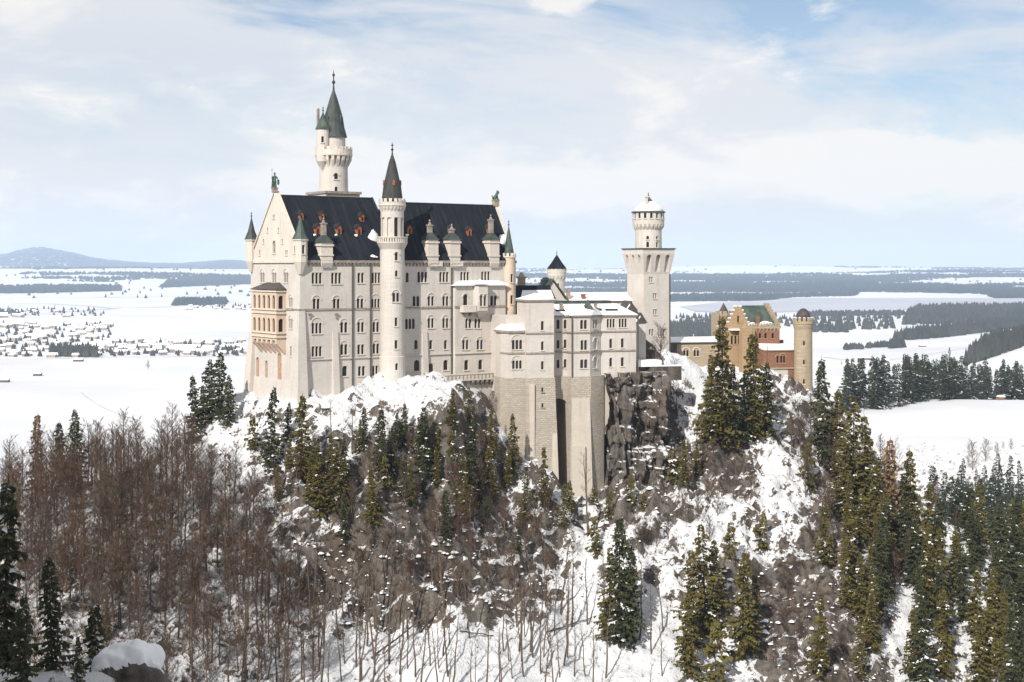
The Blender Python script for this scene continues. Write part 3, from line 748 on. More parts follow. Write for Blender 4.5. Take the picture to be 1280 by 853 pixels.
# oriel and its balcony on the projecting bay
xo = fx(602, -2.5); zo1 = za; zo0 = fz(388.5, xo, -2.5)
co = MB(); bo = MB().prism([(xo-1.9, -1.25), (xo-1.5, -3.3), (xo+1.5, -3.3), (xo+1.9, -1.25)], zo0, zo1)
for s in (-.62, .62): window(hall, co, xo+s, -3.3, fz(376, xo)-1.4, 1, .85, 3.0, hood=True, bars=False)
orl = carve(bo, co, 'oriel', M['plaster'], hall)
MB().frustum((xo-.5, xo+.5, -2.0, -1.2), (xo-1.9, xo+1.9, -3.3, -1.2), zo0-1.9, zo0-.01).build('oriel_corbel', M['trim'], orl, loc=(0, 0, 0))
MB().add([(xo-2.2, -3.8, zo1+.36), (xo+2.2, -3.8, zo1+.36), (xo+2.4, -1.2, zo1+.36), (xo-2.4, -1.2, zo1+.36), (xo, -1.6, zo1+1.7)], [(3, 2, 1, 0), (0, 1, 4), (1, 2, 4), (2, 3, 4), (3, 0, 4)]).build('oriel_roof', M['snow'], orl, loc=(0, 0, 0))
xb0, xb1 = fx(577.5, -2.3), fx(594, -2.3); zb1 = fz(382.5, xb0, -2)
b = MB(); b.box(xb0, xb1, -2.9, -1.25, zb1-1.75, zb1-1.45)
b.box(xb0, xb1, -2.9, -2.68, zb1-1.45, zb1); b.box(xb0, xb0+.2, -2.67, -1.25, zb1-1.45, zb1-.003)
ba = b.build('balcony', M['trim'], hall)
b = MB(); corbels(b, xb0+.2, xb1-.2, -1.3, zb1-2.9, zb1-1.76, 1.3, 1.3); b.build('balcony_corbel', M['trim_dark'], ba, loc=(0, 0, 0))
MB().box(xb0, xb1, -2.95, -2.6, zb1+.003, zb1+.14).build('balcony_snow', M['snow'], ba, loc=(0, 0, 0))

# roof planes: where a photo point meets them
def on_roof(px, py, left):
    yr, zr = (14., ZR) if left else (9., ZR2)
    lo_, hi_ = -1., yr
    for _ in range(40):
        y = (lo_+hi_)/2; x = fx(px, y)
        if fz(py, x, y) > EA+(zr-EA)*y/yr: lo_ = y
        else: hi_ = y
    return fx(px, y), y
def slope(left): return (ZR-EA)/14. if left else (ZR2-EA)/9.
# small timber dormers
for px, py, left in ((376.5,271.5,1),(402.5,272,1),(452.5,273.5,1),(397,290,1),(423.5,290,1),(448.5,290.5,1),(512,290,0),(537,290,0),(563.5,291,0),(586.5,292,0),(611.5,289.5,0)):
    x, y = on_roof(px, py+4, left); z = EA+slope(left)*y; k = slope(left); hh = 1.9 if py > 280 else 1.5; w = .75 if py > 280 else .62; dp = (hh+.9)/k
    b = MB().prism_y([(x-w, z-.3), (x+w, z-.3), (x+w, z+hh), (x, z+hh+.85), (x-w, z+hh)], y-.15, y+dp)
    d = b.build('dormer', M['wood'], hall)
    MB().box(x-.26, x+.26, y-.2, y-.11, z+.25, z+hh*.85).build('dormer_opening', M['glass'], d, loc=(0, 0, 0))
    b = MB()
    for s in (-1, 1):
        q = [(x+s*(w+.2), z+hh-.2), (x, z+hh+.86), (x, z+hh+1.05), (x+s*(w+.22), z+hh)]
        b.prism_y(q if s > 0 else q[::-1], y-.35, y+dp)
    b.build('dormer_roof', M['slate'], d, loc=(0, 0, 0))
    if py in (290, 290.5): MB().blob((x-1.0, y-.3, z-.1), .5, (1, .8, .7), int(px)).build('dormer_snow', M['snow'], d, True, loc=(0, 0, 0))
# stone chimney dormers standing on the eaves
for px, ztop, left in ((408, 273, 1), (541, 275.5, 0), (568.5, 281, 0), (617.5, 269, 0)):
    x = fx(px, -.4); z0 = EA-2.0; ze = fz(303.5 if left else 300, x); w = 1.65 if left else 1.55
    b = MB().box(x-w, x+w, -.75, 3.4, EA-.1, ze); b.box(x-w-.25, x+w+.25, -1.0, 3.6, ze-.9, ze-.45); b.box(x-w-.2, x+w+.2, -.95, 3.5, EA+1.0, EA+1.4)
    b.prism_x([(-.45, z0), (-.45, EA-.15), (-.95, EA-.15), (-.95, EA-.8)][::-1], x-w+.1, x+w-.1)
    st = b.build('stone_dormer', M['plaster_warm' if not left else 'trim'], hall)
    MB().frustum((x-w-.3, x+w+.3, -1.05, 3.7), (x-.55, x+.55, .6, 1.7), ze, ze+1.9).build('stone_dormer_roof', M['copper_dark'], st, loc=(0, 0, 0))
    zz = fz(ztop, x); b = MB(); b.box(x-.55, x+.55, .6, 1.7, ze+1.85, zz-1.5); b.box(x-.72, x+.72, .45, 1.85, zz-1.5, zz-1.15); b.frustum((x-.4, x+.4, .8, 1.5), (x-.1, x+.1, 1.05, 1.25), zz-1.15, zz-.4); b.lathe([(.1, zz-.4), (.3, zz-.1), (0, zz+.3)], 8, x, 1.15)
    b.build('chimney', M['trim_dark'], st, loc=(0, 0, 0))
# snow left lying on the slates
for px, py, lf, r, sq, dx in ((466.5,299,1,1.5,(1.0,.7,1.5),0),(381,323,1,.8,(1,.6,.8),0),(466,322,1,.9,(1.1,.6,.7),0),(470,323,1,.6,(1,.6,.8),0),(629,302,0,1.5,(1,.8,1.2),0),(610,309,0,.8,(1,.8,1),0),
        (415,322,1,.5,(1.6,.5,.5),0),(549,322,0,.6,(1.5,.5,.5),0),(577,322.5,0,.5,(1.6,.5,.5),0),(532,322,0,.45,(1.4,.5,.5),0),(430,323.5,1,.4,(2.2,.5,.4),0)):
    x, y = on_roof(px, py, lf); MB().blob((x, y, EA+slope(lf)*y+.05), r, sq, int(px), amp=.15).build('roof_snow', M['snow'], hall, True)

# corner turrets of the gable
def turret(root, cx, cy, r, zc0, zb, ze, zt, name, n=8, conemat='copper_dark', wallmat='plaster_warm', win=(), ztip=None, crenel=False, ray=0.):
    c = MB(); b = MB().lathe([(r*.35, zc0), (r*.98, zb), (r, zb+.05), (r, ze)], n, cx, cy, rot=PI/n)
    for a, z, w, h in win: window(root, c, cx+r*math.cos(PI/n if n < 12 else 0)*math.cos(a), cy+r*math.cos(PI/n if n < 12 else 0)*math.sin(a), z, 1, w, h, rot=a+PI/2, bars=False)
    t = carve(b, c, name, M[wallmat], root)
    rb = MB(); rb.lathe([(r+.02, ze-.5), (r+.28, ze-.35), (r+.28, ze-.02)], n, cx, cy, rot=PI/n)
    if crenel: ring_boxes(rb, cx, cy, r-.2, r+.28, ze-.02, ze+.85, 10, .55)
    rb.build(name+'_cornice', M['trim'], t, loc=(0, 0, 0))
    MB().lathe([(r+.35 if not crenel else r-.15, ze-.02), (r*.62, ze+(zt-ze)*.36), (r*.2, ze+(zt-ze)*.84), (.06, zt)], n, cx, cy, rot=PI/n).build(name+'_roof', M[conemat], t, loc=(0, 0, 0))
    f = MB(); finial(f, cx, cy, zt-.4, (ztip or zt+2)-zt+.4, .3); f.build('finial', M['iron'], t, loc=(0, 0, 0))
    return t
cx, cy = .2, .2
turret(hall, cx, cy, 1.75, fz(343, 0), fz(328, 0), fz(299, 0), fz(270, 0), 'corner_turret', win=((-PI/2, fz(317.5, 0), .75, 2.2), (PI, fz(317, 0), .6, 1.8)), ztip=fz(261, 0), conemat='copper')
cx, cy = -.2, 27.2
turret(hall, cx, cy, 1.5, A.Z(340, 0, 28), A.Z(327, 0, 28), A.Z(299.5, 0, 28), A.Z(272, 0, 28), 'corner_turret', conemat='copper_dark', ztip=A.Z(264, 0, 28))
# tall east corner turret, with orange sunlight put into its peach wall colour
xt = fx(637.5, -.2)
turret(hall, xt, .4, 1.75, ZB, ZB+1, fz(320.5, xt), fz(283, xt), 'corner_turret', n=16, conemat='copper', wallmat='peach', win=((-PI/2-.1, fz(353, xt), .7, 2.3), (-PI/2-.1, fz(380, xt), .8, 2.4)), ztip=fz(274, xt), crenel=True)

# round stair tower on the front
xs = fx(490.3, -1.6); ys = -1.6; Z_ = lambda py: A.Z(py, xs, ys)
c = MB(); b = MB().lathe([(3.5, ZB), (3.4, Z_(445.5)), (3.2, Z_(445)), (3.17, Z_(312)), (4.0, Z_(304)), (4.0, Z_(302.8)), (3.0, Z_(302.7)), (3.0, Z_(263)), (3.5, Z_(258.5)), (3.5, Z_(253))], 32, xs, ys)
vis = math.atan2(-A.O[1]*1, 0)   # toward the viewer, in world
va = -PI/2-A.a+.10               # toward the viewer, in the hall's axes
def rwin(py, off, w, h, n=1, hood=False, r=3.2):
    a = va+off; window(hall, c, xs+r*math.cos(a), ys+r*math.sin(a), Z_(py)-h/2, n, w, h, rot=a+PI/2, hood=hood, bars=False)
rwin(342, .33, .75, 1.6); rwin(371.5, .28, .75, 2.3, 2, True); rwin(402, .3, .7, 2.2); rwin(430, .3, .75, 2.2); rwin(457.5, .33, .75, 1.8); rwin(321, .33, .8, 2.0, 1, True)
for i in range(10):
    a = va+.33+i*2*PI/10
    window(hall, c, xs+3.0*math.cos(a), ys+3.0*math.sin(a), Z_(296), 1, 1.05, 4.9, rot=a+PI/2, pane='glass' if i in (0,) else 'plaster', bars=False, depth=.6)
stt = carve(b, c, 'stair_tower', M['plaster'], hall)
b = MB(); ring_boxes(b, xs, ys, 3.72, 3.95, Z_(302.8), Z_(297.6), 36, .6); b.lathe([(3.66, Z_(297.6)), (4.05, Z_(297.6)), (4.05, Z_(296.2)), (3.66, Z_(296.2))], 32, xs, ys)
b.build('gallery_balustrade', M['trim'], stt, loc=(0, 0, 0))
b = MB(); ring_boxes(b, xs, ys, 3.1, 3.55, Z_(253), Z_(248.8), 16, .55); b.lathe([(3.5, Z_(258)), (3.68, Z_(257.5)), (3.68, Z_(256.6)), (3.5, Z_(256.3))], 32, xs, ys); ring_corbels(b, xs, ys, 3.0, 3.5, Z_(265), Z_(258.8), 22)
b.build('battlement', M['trim'], stt, loc=(0, 0, 0))
MB().lathe([(2.85, Z_(253)), (2.25, Z_(230)), (2.0, Z_(226)), (.9, Z_(203)), (.1, Z_(191.5))], 16, xs, ys).build('tower_roof', M['slate_grey'], stt, loc=(0, 0, 0))
for k in range(3):
    a = va+.15+(k-1)*1.7; r = 2.05; b = MB().prism_y([(-.35, 0), (.35, 0), (.35, .9), (0, 1.4), (-.35, .9)], -.35, .7); b.xf(Matrix.Translation((xs+r*math.cos(a), ys+r*math.sin(a), Z_(232))) @ Matrix.Rotation(a+PI/2, 4, 'Z')); b.build('tower_dormer', M['wood'], stt, loc=(0, 0, 0))
b = MB(); finial(b, xs, ys, Z_(193), Z_(177)-Z_(193), .45); b.build('finial', M['iron'], stt, loc=(0, 0, 0))

# terrace in front of the hall: parapet, corbels and the wall below
xp0, xp1 = fx(508.5, -3), fx(629, -3)
zpt = A.Z(466.5, 50, -3); zpb = A.Z(475.5, 50, -3)
b = MB(); b.box(xp0, xp1, -3.6, .3, zpb, zpb+.5)
b.box(xp0, xp1, -3.6, -3.3, zpb+.5, zpt-.3); b.box(xp0-.1, xp1, -3.75, -3.2, zpt-.3, zpt)
ter = b.build('terrace', M['trim'], hall)
pm_ = MB().box(-.12, .12, -3.72, -3.61, zpb+.5, zpt-.3).mesh('parapet_pilaster', M['trim_dark'])
for i in range(26): link('parapet_pilaster', pm_, ter, (xp0+.3+i*(xp1-xp0-.6)/25, 0, 0))
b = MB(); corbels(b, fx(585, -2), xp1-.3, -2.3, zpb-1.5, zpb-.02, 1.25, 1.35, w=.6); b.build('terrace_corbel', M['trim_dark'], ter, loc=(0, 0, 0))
MB().box(fx(583, -2), xp1+3, -2.3, 1.5, ZB-12, zpb-.01).build('terrace_wall', M['plaster'], ter, loc=(0, 0, 0))
# cornice at the foot of the roof of the right half is broken by white bays under the stone dormers
for px in (545, 571):
    x = fx(px); MB().box(x-2.0, x+1.6, -.8, -.51, EA-1.6, EA-.3).build('eaves_bracket', M['trim'], hall)

# ------------------------------------------------------------------ statues on the roof
def statue_knight():
    x, y = -.0, 14.; X, Y, _ = A.world(x, y); zb = ZR+1.0; t = empty('knight_statue', (X, Y, zb), A.a, 'green bronze knight statue with lance standing on the peak of the west gable', 'statue')
    MB().box(-.6, .6, -.6, .6, -.3, .7).box(-.75, .75, -.75, .75, .7, .95).build('pedestal', M['trim_dark'], t)
    b = MB()
    for s in (-1, 1): b.lathe([(.16, .95), (.2, 1.0), (.19, 1.7), (.27, 2.3), (.3, 2.6)], 8, s*.22, 0)
    b.lathe([(.42, 2.4), (.46, 2.6), (.38, 3.0), (.5, 3.6), (.52, 3.85), (.22, 4.05), (.15, 4.15)], 10, 0, 0)
    b.blob((0, 0, 4.45), .27, (.9, .95, 1.15), 2, amp=.05); b.lathe([(.3, 4.5), (.2, 4.75), (0, 4.95)], 8)
    b.tube((.45, 0, 3.8), (.85, -.1, 3.2), .17, .13); b.tube((.85, -.1, 3.2), (.75, -.45, 2.9), .13, .1)
    b.tube((-.45, 0, 3.8), (-.8, -.1, 3.3), .17, .13); b.tube((-.8, -.1, 3.3), (-.95, -.35, 3.7), .13, .1)
    b.build('figure', M['bronze'], t)
    MB().prism_y([(-.75, 1.0), (.75, 1.0), (.5, 3.8), (-.5, 3.8)], .3, .45).build('cloak', M['bronze'], t)
    MB().tube((-.95, -.38, 1.0), (-.95, -.38, 5.4), .05, .04).lathe([(.05, 5.2), (.12, 5.4), (0, 5.9)], 6, -.95, -.38).build('lance', M['bronze'], t)
    MB().prism_y([(.45, 1.9), (.75, 1.5), (1.05, 1.9), (1.05, 3.0), (.45, 3.0)], -.62, -.5).build('shield', M['bronze'], t)
statue_knight()
def statue_lion():
    X, Y, _ = A.world(XE-.5, 9.); t = empty('lion_statue', (X, Y, ZR2+.6), A.a, 'green bronze lion statue sitting on the east end of the roof ridge', 'statue')
    MB().box(-.8, .8, -.7, .7, -.8, .8).box(-.95, .95, -.85, .85, .8, 1.05).build('pedestal', M['cream'], t)
    b = MB(); b.tube((-.7, 0, 1.45), (.2, 0, 2.3), .5, .42, 10); b.tube((.2, 0, 2.3), (.6, 0, 3.0), .44, .4, 10); b.blob((.75, 0, 3.2), .42, (1.15, .9, 1), 4, amp=.06)
    b.tube((.8, 0, 3.15), (1.2, 0, 3.0), .24, .18, 8)
    for s in (-1, 1):
        b.tube((.35, s*.25, 2.5), (.75, s*.25, 1.05), .2, .14, 8); b.blob((.85, s*.25, 1.12), .18, (1.5, 1, .7), 5, amp=.05); b.blob((-.45, s*.35, 1.4), .38, (1.2, .7, 1), 6, amp=.05); b.blob((.6, s*.28, 3.62), .1, (1, 1, 1.2), 1, amp=.02)
    b.tube((-1.0, 0, 1.2), (-1.2, 0, 2.0), .1, .08, 6); b.blob((-1.2, 0, 2.1), .16, (1, 1, 1.4), 3, amp=.05)
    b.build('figure', M['bronze'], t)
statue_lion()

# ------------------------------------------------------------------ the tall round tower behind the hall
def north_tower():
    y = 24.; x = A.X(417, y); D = A.depth(x, y); Z = lambda py: -(py-HY)/FPX*D; k = D/FPX
    X, Y, _ = A.world(x, y); zb = -40.; t = empty('round_tower', (X, Y, zb), A.a, 'tallest round tower with green spire and side turret rising behind the black roof', 'tower'); t['zb'] = zb
    va_ = -PI/2-A.a
    MB().box(-5.2, 5.2, -5.2, 5.2, zb, Z(243.5)).build('base', M['plaster'], t)
    b = MB(); b.box(-5.6, 5.6, -5.6, 5.6, Z(243.5), Z(240.5)); b.build('base_cornice', M['trim_dark'], t)
    c = MB(); b = MB().lathe([(3.95, Z(242)), (3.85, Z(212)), (4.0, Z(205)), (4.0, Z(195.5))], 32)
    for py, w in ((222, 1.0), (238, .8)):
        a = va_+.3; window(t, c, 3.9*math.cos(a), 3.9*math.sin(a), Z(py)-.7, 1, w, 1.5, rot=a+PI/2, hood=(py == 222), bars=False)
    carve(b, c, 'shaft', M['plaster'], t)
    b = MB(); ring_corbels(b, 0, 0, 3.9, 5.0, Z(209.5), Z(195.5), 20, .5)
    b.lathe([(4.9, Z(196.5)), (5.15, Z(195.5)), (5.15, Z(193)), (3.5, Z(193))], 32); ring_boxes(b, 0, 0, 4.65, 5.1, Z(193), Z(184.5), 18, .62); ring_boxes(b, 0, 0, 4.66, 5.08, Z(193), Z(188.5), 18, 1.0)
    b.build('gallery', M['trim'], t)
    MB().lathe([(3.2, Z(194)), (3.2, Z(172))], 24).build('upper_drum', M['plaster'], t)
    b = MB(); 
    MB().lathe([(3.75, Z(172)), (3.0, Z(160)), (2.5, Z(146)), (1.1, Z(124)), (.12, Z(111))], 16).build('spire', M['copper_dark'], t)
    d = MB()
    for i in range(4):
        a = va_+1.0+i*PI/2; q = MB().prism_y([(-.45, 0), (.45, 0), (.45, 1.5), (0, 2.4), (-.45, 1.5)], -.6, 1.2); q.xf(Matrix.Translation((2.35*math.cos(a), 2.35*math.sin(a), Z(155))) @ Matrix.Rotation(a+PI/2, 4, 'Z')); q.build('spire_dormer', M['copper'], t)
    b = MB(); finial(b, 0, 0, Z(112.5), Z(86)-Z(112.5), .55); b.build('finial', M['iron'], t)
    # side turret toward the viewer's left
    a = va_-.75; r = 3.7; sx, sy = r*math.cos(a), r*math.sin(a)
    c = MB(); b = MB().lathe([(.3, Z(214)), (.9, Z(209)), (1.75, Z(203)), (1.8, Z(193)), (1.8, Z(163))], 20, sx, sy)
    aw = va_+.05; window(t, c, sx+1.8*math.cos(aw), sy+1.8*math.sin(aw), Z(180), 1, .65, 1.7, rot=aw+PI/2, bars=False)
    s = carve(b, c, 'side_turret', M['plaster'], t)
    MB().lathe([(2.15, Z(163)), (1.2, Z(154)), (.1, Z(142))], 16, sx, sy).build('side_turret_roof', M['copper'], s, loc=(0, 0, 0))
    b = MB(); finial(b, sx, sy, Z(143), Z(134)-Z(143), .35); b.build('finial', M['iron'], s, loc=(0, 0, 0))
    MB().box(sx-1.1, sx-.5, sy+1.0, sy+1.6, Z(165), Z(137)).build('chimney', M['trim_dark'], t)
north_tower()
# ------------------------------------------------------------------ the bower: the lower wing on tall stone foundations
B = Frame(-2.7, 372., 18.)
ZB2 = -78.
def bower():
    R = B.root('bower_wing', ZB2, 'lower pale castle wing with snowy roofs and square tower on tall rough stone foundations', 'castle')
    bx = lambda px, y=0.: B.X(px, y)
    bz = lambda py, x=18., y=0.: B.Z(py, x, y)
    zc = bz(471)                                   # top of the rough stone
    yM = 2.6                                       # main wall plane
    def windows(cut, L, y, rot=0.):
        for px, py, n, hd, h, w, pane in L:
            x = bx(px, y); window(R, cut, x, y, B.Z(py, x, y)-h/2, n, w, h, .22, bool(hd), rot, pane=pane)
    # main block behind
    x1 = bx(795, yM); c = MB(); b = MB().box(2.0, x1, yM, 17, zc-4.5, bz(394.5, 30, yM))
    windows(c, [(697.5,405.5,1,0,2.5,.85,'glass'),(706.5,405.5,1,0,2.4,.85,'glass'),(697.5,430.5,1,0,2.3,.8,'glass'),(706.5,430,1,0,2.3,.8,'glass'),(697.5,455,1,0,2.3,.8,'glass'),(706.5,454.5,1,0,2.3,.8,'glass'),
        (763.5,404.3,3,0,2.4,.62,'glass'),(778.5,404,3,0,2.4,.62,'glass'),(763.5,429.5,1,0,2.5,.85,'glass'),(778,429,1,0,2.5,.85,'glass'),(763.5,453,1,0,2.4,.85,'glass'),(778,452.5,1,0,2.4,.85,'glass')], yM)
    carve(b, c, 'wall', M['plaster'], R)
    # polygonal west bay
    xa, xb = bx(635), bx(658.5); c = MB(); b = MB().prism([(xa-.9, 3.6), (xa, 0), (xb, 0), (xb, 8), (xa-.9, 8)], zc, bz(414.5, xa))
    windows(c, [(646.3,431,3,1,2.5,.8,'glass'),(646.3,456,3,1,2.2,.75,'glass')], 0.)
    wb = carve(b, c, 'west_bay', M['plaster'], R)
    zt = bz(414.5, xa)
    MB().add([(xa-1.4, 3.6, zt+.25), (xa-.2, -.5, zt+.25), (xb, -.5, zt+.25), (xb, 8, zt+.25), (xa-1.4, 8, zt+.25), (xa+.6, 3, zt+2.0), (xb, 3, zt+2.0), (xb, 6.5, zt+2.0), (xa+.6, 6.5, zt+2.0)],
             [(4, 3, 2, 1, 0), (0, 1, 5), (1, 2, 6, 5), (2, 3, 7, 6), (3, 4, 8, 7), (4, 0, 5, 8), (5, 6, 7, 8)]).build('west_bay_roof', M['snow'], wb, loc=(0, 0, 0))
    MB().prism([(xa-1.4, 3.4), (xa-.2, -.48), (xb, -.48), (xb, 8), (xa-1.4, 8)], zt-.35, zt+.245).build('west_bay_eaves', M['trim_dark'], wb, loc=(0, 0, 0))
    # square stair tower
    yt = -1.4; xc, xd_ = bx(658, yt), bx(692.5, yt); zt2 = bz(375.5, xc, yt)
    c = MB(); b = MB().box(xc, xd_, yt, 6.5, zc, zt2)
    windows(c, [(678,407.3,1,0,2.4,.8,'glass'),(678,432.5,1,0,2.3,.75,'glass'),(678,457,1,0,2.2,.75,'glass')], yt)
    tw = carve(b, c, 'square_stair_tower', M['plaster'], R)
    MB().box(xc-.4, xd_+.4, yt-.4, 6.9, zt2-.35, zt2+.15).build('stair_tower_cornice', M['trim_dark'], tw, loc=(0, 0, 0))
    MB().add([(xc-.5, yt-.5, zt2+.16), (xd_+.5, yt-.5, zt2+.16), (xd_+.5, 7, zt2+.16), (xc-.5, 7, zt2+.16), ((xc+xd_)/2, 2.7, bz(366.5, xc, 2))], [(3, 2, 1, 0), (0, 1, 4), (1, 2, 4), (2, 3, 4), (3, 0, 4)]).build('stair_tower_roof', M['snow'], tw, loc=(0, 0, 0))
    # polygonal east bay
    yb = -.6; xe, xf = bx(714.8, yb), bx(737.5, yb); xg = bx(751.5, 1.6); xh0 = xe-.2
    poly = [(xe-.3, 3.2), (xe, yb), (xf, yb), (xg, 2.3), (xg, 9), (xe-.3, 9)]
    zt3 = bz(395, xe, yb); c = MB(); b = MB().prism(poly, zc, zt3)
    windows(c, [(729.5,405.8,2,0,2.4,.85,'glass'),(729.8,431.5,2,0,2.6,.8,'glass'),(729.8,455,2,0,2.3,.9,'glass')], yb)
    # facet
    dx, dy = xg-xf, 2.3-yb; fa = math.atan2(dy, dx); L_ = math.hypot(dx, dy)
    mx, my = (xf+xg)/2, (yb+2.3)/2
    for py, n, pane, hd in ((405.3,2,'glass',0),(431,1,'plaster',1),(454.5,1,'plaster',1)):
        h = 2.4; window(R, c, mx, my, B.Z(py, mx, my)-h/2, n, .8 if n == 2 else 1.7, h if n == 2 else 2.8, .3, bool(hd), fa, pane=pane, bars=(n == 2), depth=.45 if n == 2 else .43)
    eb = carve(b, c, 'east_bay', M['plaster'], R)
    # string courses
    for py in (416.0, 440.5):
        b = MB(); z = bz(py); t = .2
        b.prism([(xa-1.1, 3.6), (xa-.1, -.22), (xc-.02, -.22), (xc-.02, 1), (xa-.4, 3.6)], z-t, z+t) if py > 420 else None
        b.box(xc-.2, xd_+.2, yt-.22, yt+.1, z-t+.003, z+t+.003)
        b.prism([(xe-.5, 2.0), (xe-.2, yb-.22), (xf+.1, yb-.22), (xg+.2, 2.1), (xg+.2, 2.5), (xe-.5, 2.4)], z-t, z+t)
        b.box(xd_+.22, xe-.52, yM-.22, yM+.02, z-t, z+t); b.box(xg+.22, x1+.2, yM-.22, yM+.02, z-t, z+t)
        b.build('string_course', M['trim_dark'], R)
    zt = bz(394.5, 30, yM)
    b = MB(); b.box(xd_+.02, xe-.4, yM-.4, yM+.02, zt-.3, zt+.12); b.box(xg+.2, x1+.4, yM-.4, yM+.02, zt-.3, zt+.12); b.prism([(xe-.7, 3), (xe-.3, yb-.4), (xf+.2, yb-.4), (xg+.5, 2.2), (xg+.5, 3)], zt3-.3, zt3+.1)
    b.build('eaves', M['trim_dark'], R)
    # main snow roof with a darker flat ridge
    zr = bz(380.5, 20, 7); r = MB()
    r.add([(xd_-1, yM-.5, zt+.13), (x1+.5, yM-.5, zt+.13), (x1+.5, 17.4, zt+.13), (xd_-1, 17.4, zt+.13), (xd_+2.5, 8, zr), (x1-3.5, 8, zr), (x1-3.5, 12.5, zr), (xd_+2.5, 12.5, zr)],
          [(3, 2, 1, 0), (0, 1, 5, 4), (1, 2, 6, 5), (2, 3, 7, 6), (3, 0, 4, 7), (4, 5, 6, 7)])
    r.build('roof', M['snow'], R)
    r = MB(); r.add([(xe-.9, yb-.6, zt3+.11), (xf+.2, yb-.6, zt3+.11), (xg+.6, 2.1, zt3+.11), (xg+.4, 6.5, zt3+2.6), (xe-.4, 6.5, zt3+2.6), (xe+1, 4, zt3+2.3), (xf, 4, zt3+2.3)],
                    [(0, 1, 6, 5), (1, 2, 3, 6), (0, 5, 4), (5, 6, 3, 4), (4, 3, 2, 1, 0)]); r.build('east_bay_roof', M['snow'], eb, loc=(0, 0, 0))
    b = MB(); b.box(xd_+1.8, x1-4.5, 9.5, 13, zr-.2, zr+.85); b.build('ridge_capping', M['copper_dark'], R)
    # bare patches of the roof: snow guards and a star-shaped copper dormer
    xm = bx(734.5, 4); b = MB(); z0 = bz(387.5, xm, 3); b.frustum((xm-1.5, xm+1.5, 2.6, 5.5), (xm-.1, xm+.1, 3.6, 3.9), z0, z0+2.3); b.lathe([(.07, z0+2.2), (.2, z0+2.6), (0, z0+3.2)], 6, xm, 3.75)
    b.build('roof_dormer', M['copper'], R)
    for q0, q1, py in ((695, 712, 387.5), (720, 729, 387), (741, 752, 386), (757, 772, 386.5)):
        u0, u1 = bx(q0, 4.4), bx(q1, 4.4); z = bz(py, (u0+u1)/2, 4.4); MB().box(u0, u1, 4.2, 5.2, z-.5, z+.05).build('snow_guard', M['slate'], R)
    for px in (701.5, 744.5):
        u = bx(px, 4.6); z = bz(383, u, 4.6); MB().box(u-.4, u+.4, 4.3, 5.0, z-1.4, z+.5).box(u-.5, u+.5, 4.2, 5.1, z+.5, z+.75).build('chimney', M['trim_dark'], R)
    # drainpipes
    for px, y in ((657.2, -.15), (715, yb-.02), (797.3, yM+.3)):
        u = bx(px, y); MB().box(u-.16, u+.16, y-.3, y-.02, bz(472), bz(398)).build('drainpipe', M['pipe'], R)
    # ---- rough stone foundations
    zf = zc-.004
    st = MB(); q = .22
    st.prism([(xa-1.1, 3.5), (xa-.1, -q), (xc+.1, -q), (xc+.1, 8.4), (xa-1.1, 8.4)], ZB2, zf)
    st.build('stone_foundation', M['ashlar'], R)
    cc = MB(); s2 = MB().frustum((xc-.5, xd_+1.5, yt-1.6, 12), (xc-.15, xd_+.2, yt-q, 12), ZB2, zf)
    for py in (485.5, 505): window(R, cc, bx(678, yt-.3), yt-.45, bz(py)-.6, 1, .6, 1.1, flat=True, trim='trim_dark', bars=False, depth=.6)
    f1 = carve(s2, cc, 'stone_foundation', M['ashlar'], R)
    # bay foundation: smooth buttress strip in front of rough stone
    s3 = MB(); s3.prism([(xe-.5, 3.0), (xe-.3, yb-q), (xf+.2, yb-q), (xg+1.0, 2.0), (xg+1.0, 16), (xe-.5, 16)], ZB2, zf); s3.build('stone_foundation', M['ashlar'], R)
    b = MB(); zb_ = bz(498); b.frustum((xe-.9, xf+.5, yb-2.2, yb), (xe-.1, xf-.2, yb-.45, yb), ZB2, zb_); b.build('smooth_buttress', M['buttress'], R)
    zq = bz(557); b = MB(); b.frustum((xe-1.0, xf-2.2, yb-2.8, yb-.9), (xe-.75, xf-2.0, yb-1.7, yb-.9), ZB2, zq); b.build('lower_buttress', M['buttress'], R)
    zq = bz(523); xq = bx(693, yt); b = MB(); b.frustum((xq-1.6, xq+1.35, yt-1.9, yt+6), (xq-.7, xq+.45, yt-.5, yt+5.6), ZB2, zq); b.build('smooth_buttress', M['buttress'], R)
    xq = bx(665, yt); zq = bz(478); b = MB(); b.box(xq-.9, xq+.4, yt-1.0, yt-.1, ZB2, zq); b.build('smooth_buttress', M['buttress'], R)
    # arch between the two foundations, above the tall dark slot
    xs0, xs1 = xd_+.21, xe-.31; za_ = bz(499); n = 8; rr = (xs1-xs0)/2; xm = (xs0+xs1)/2
    a = [(xs0, zf-.004), (xs0, za_-rr*.8)]+[(xm-rr*math.cos(PI*i/n), za_-rr*.8+rr*.8*math.sin(PI*i/n)) for i in range(1, n)]+[(xs1, za_-rr*.8), (xs1, zf-.004)]
    MB().prism_y(a, yM-.6, 6).build('slot_arch', M['ashlar'], R)
    MB().box(xs0-1, xs1+1, 9.5, 11, ZB2, zc-.5).build('slot_back_wall', M['ashlar'], R)
    # plinth under the east end
    MB().box(xg+1.05, x1+.15, yM-.15, 16.8, zc-16, bz(467.5, 30, yM)).build('plinth', M['buttress'], R)
bower()

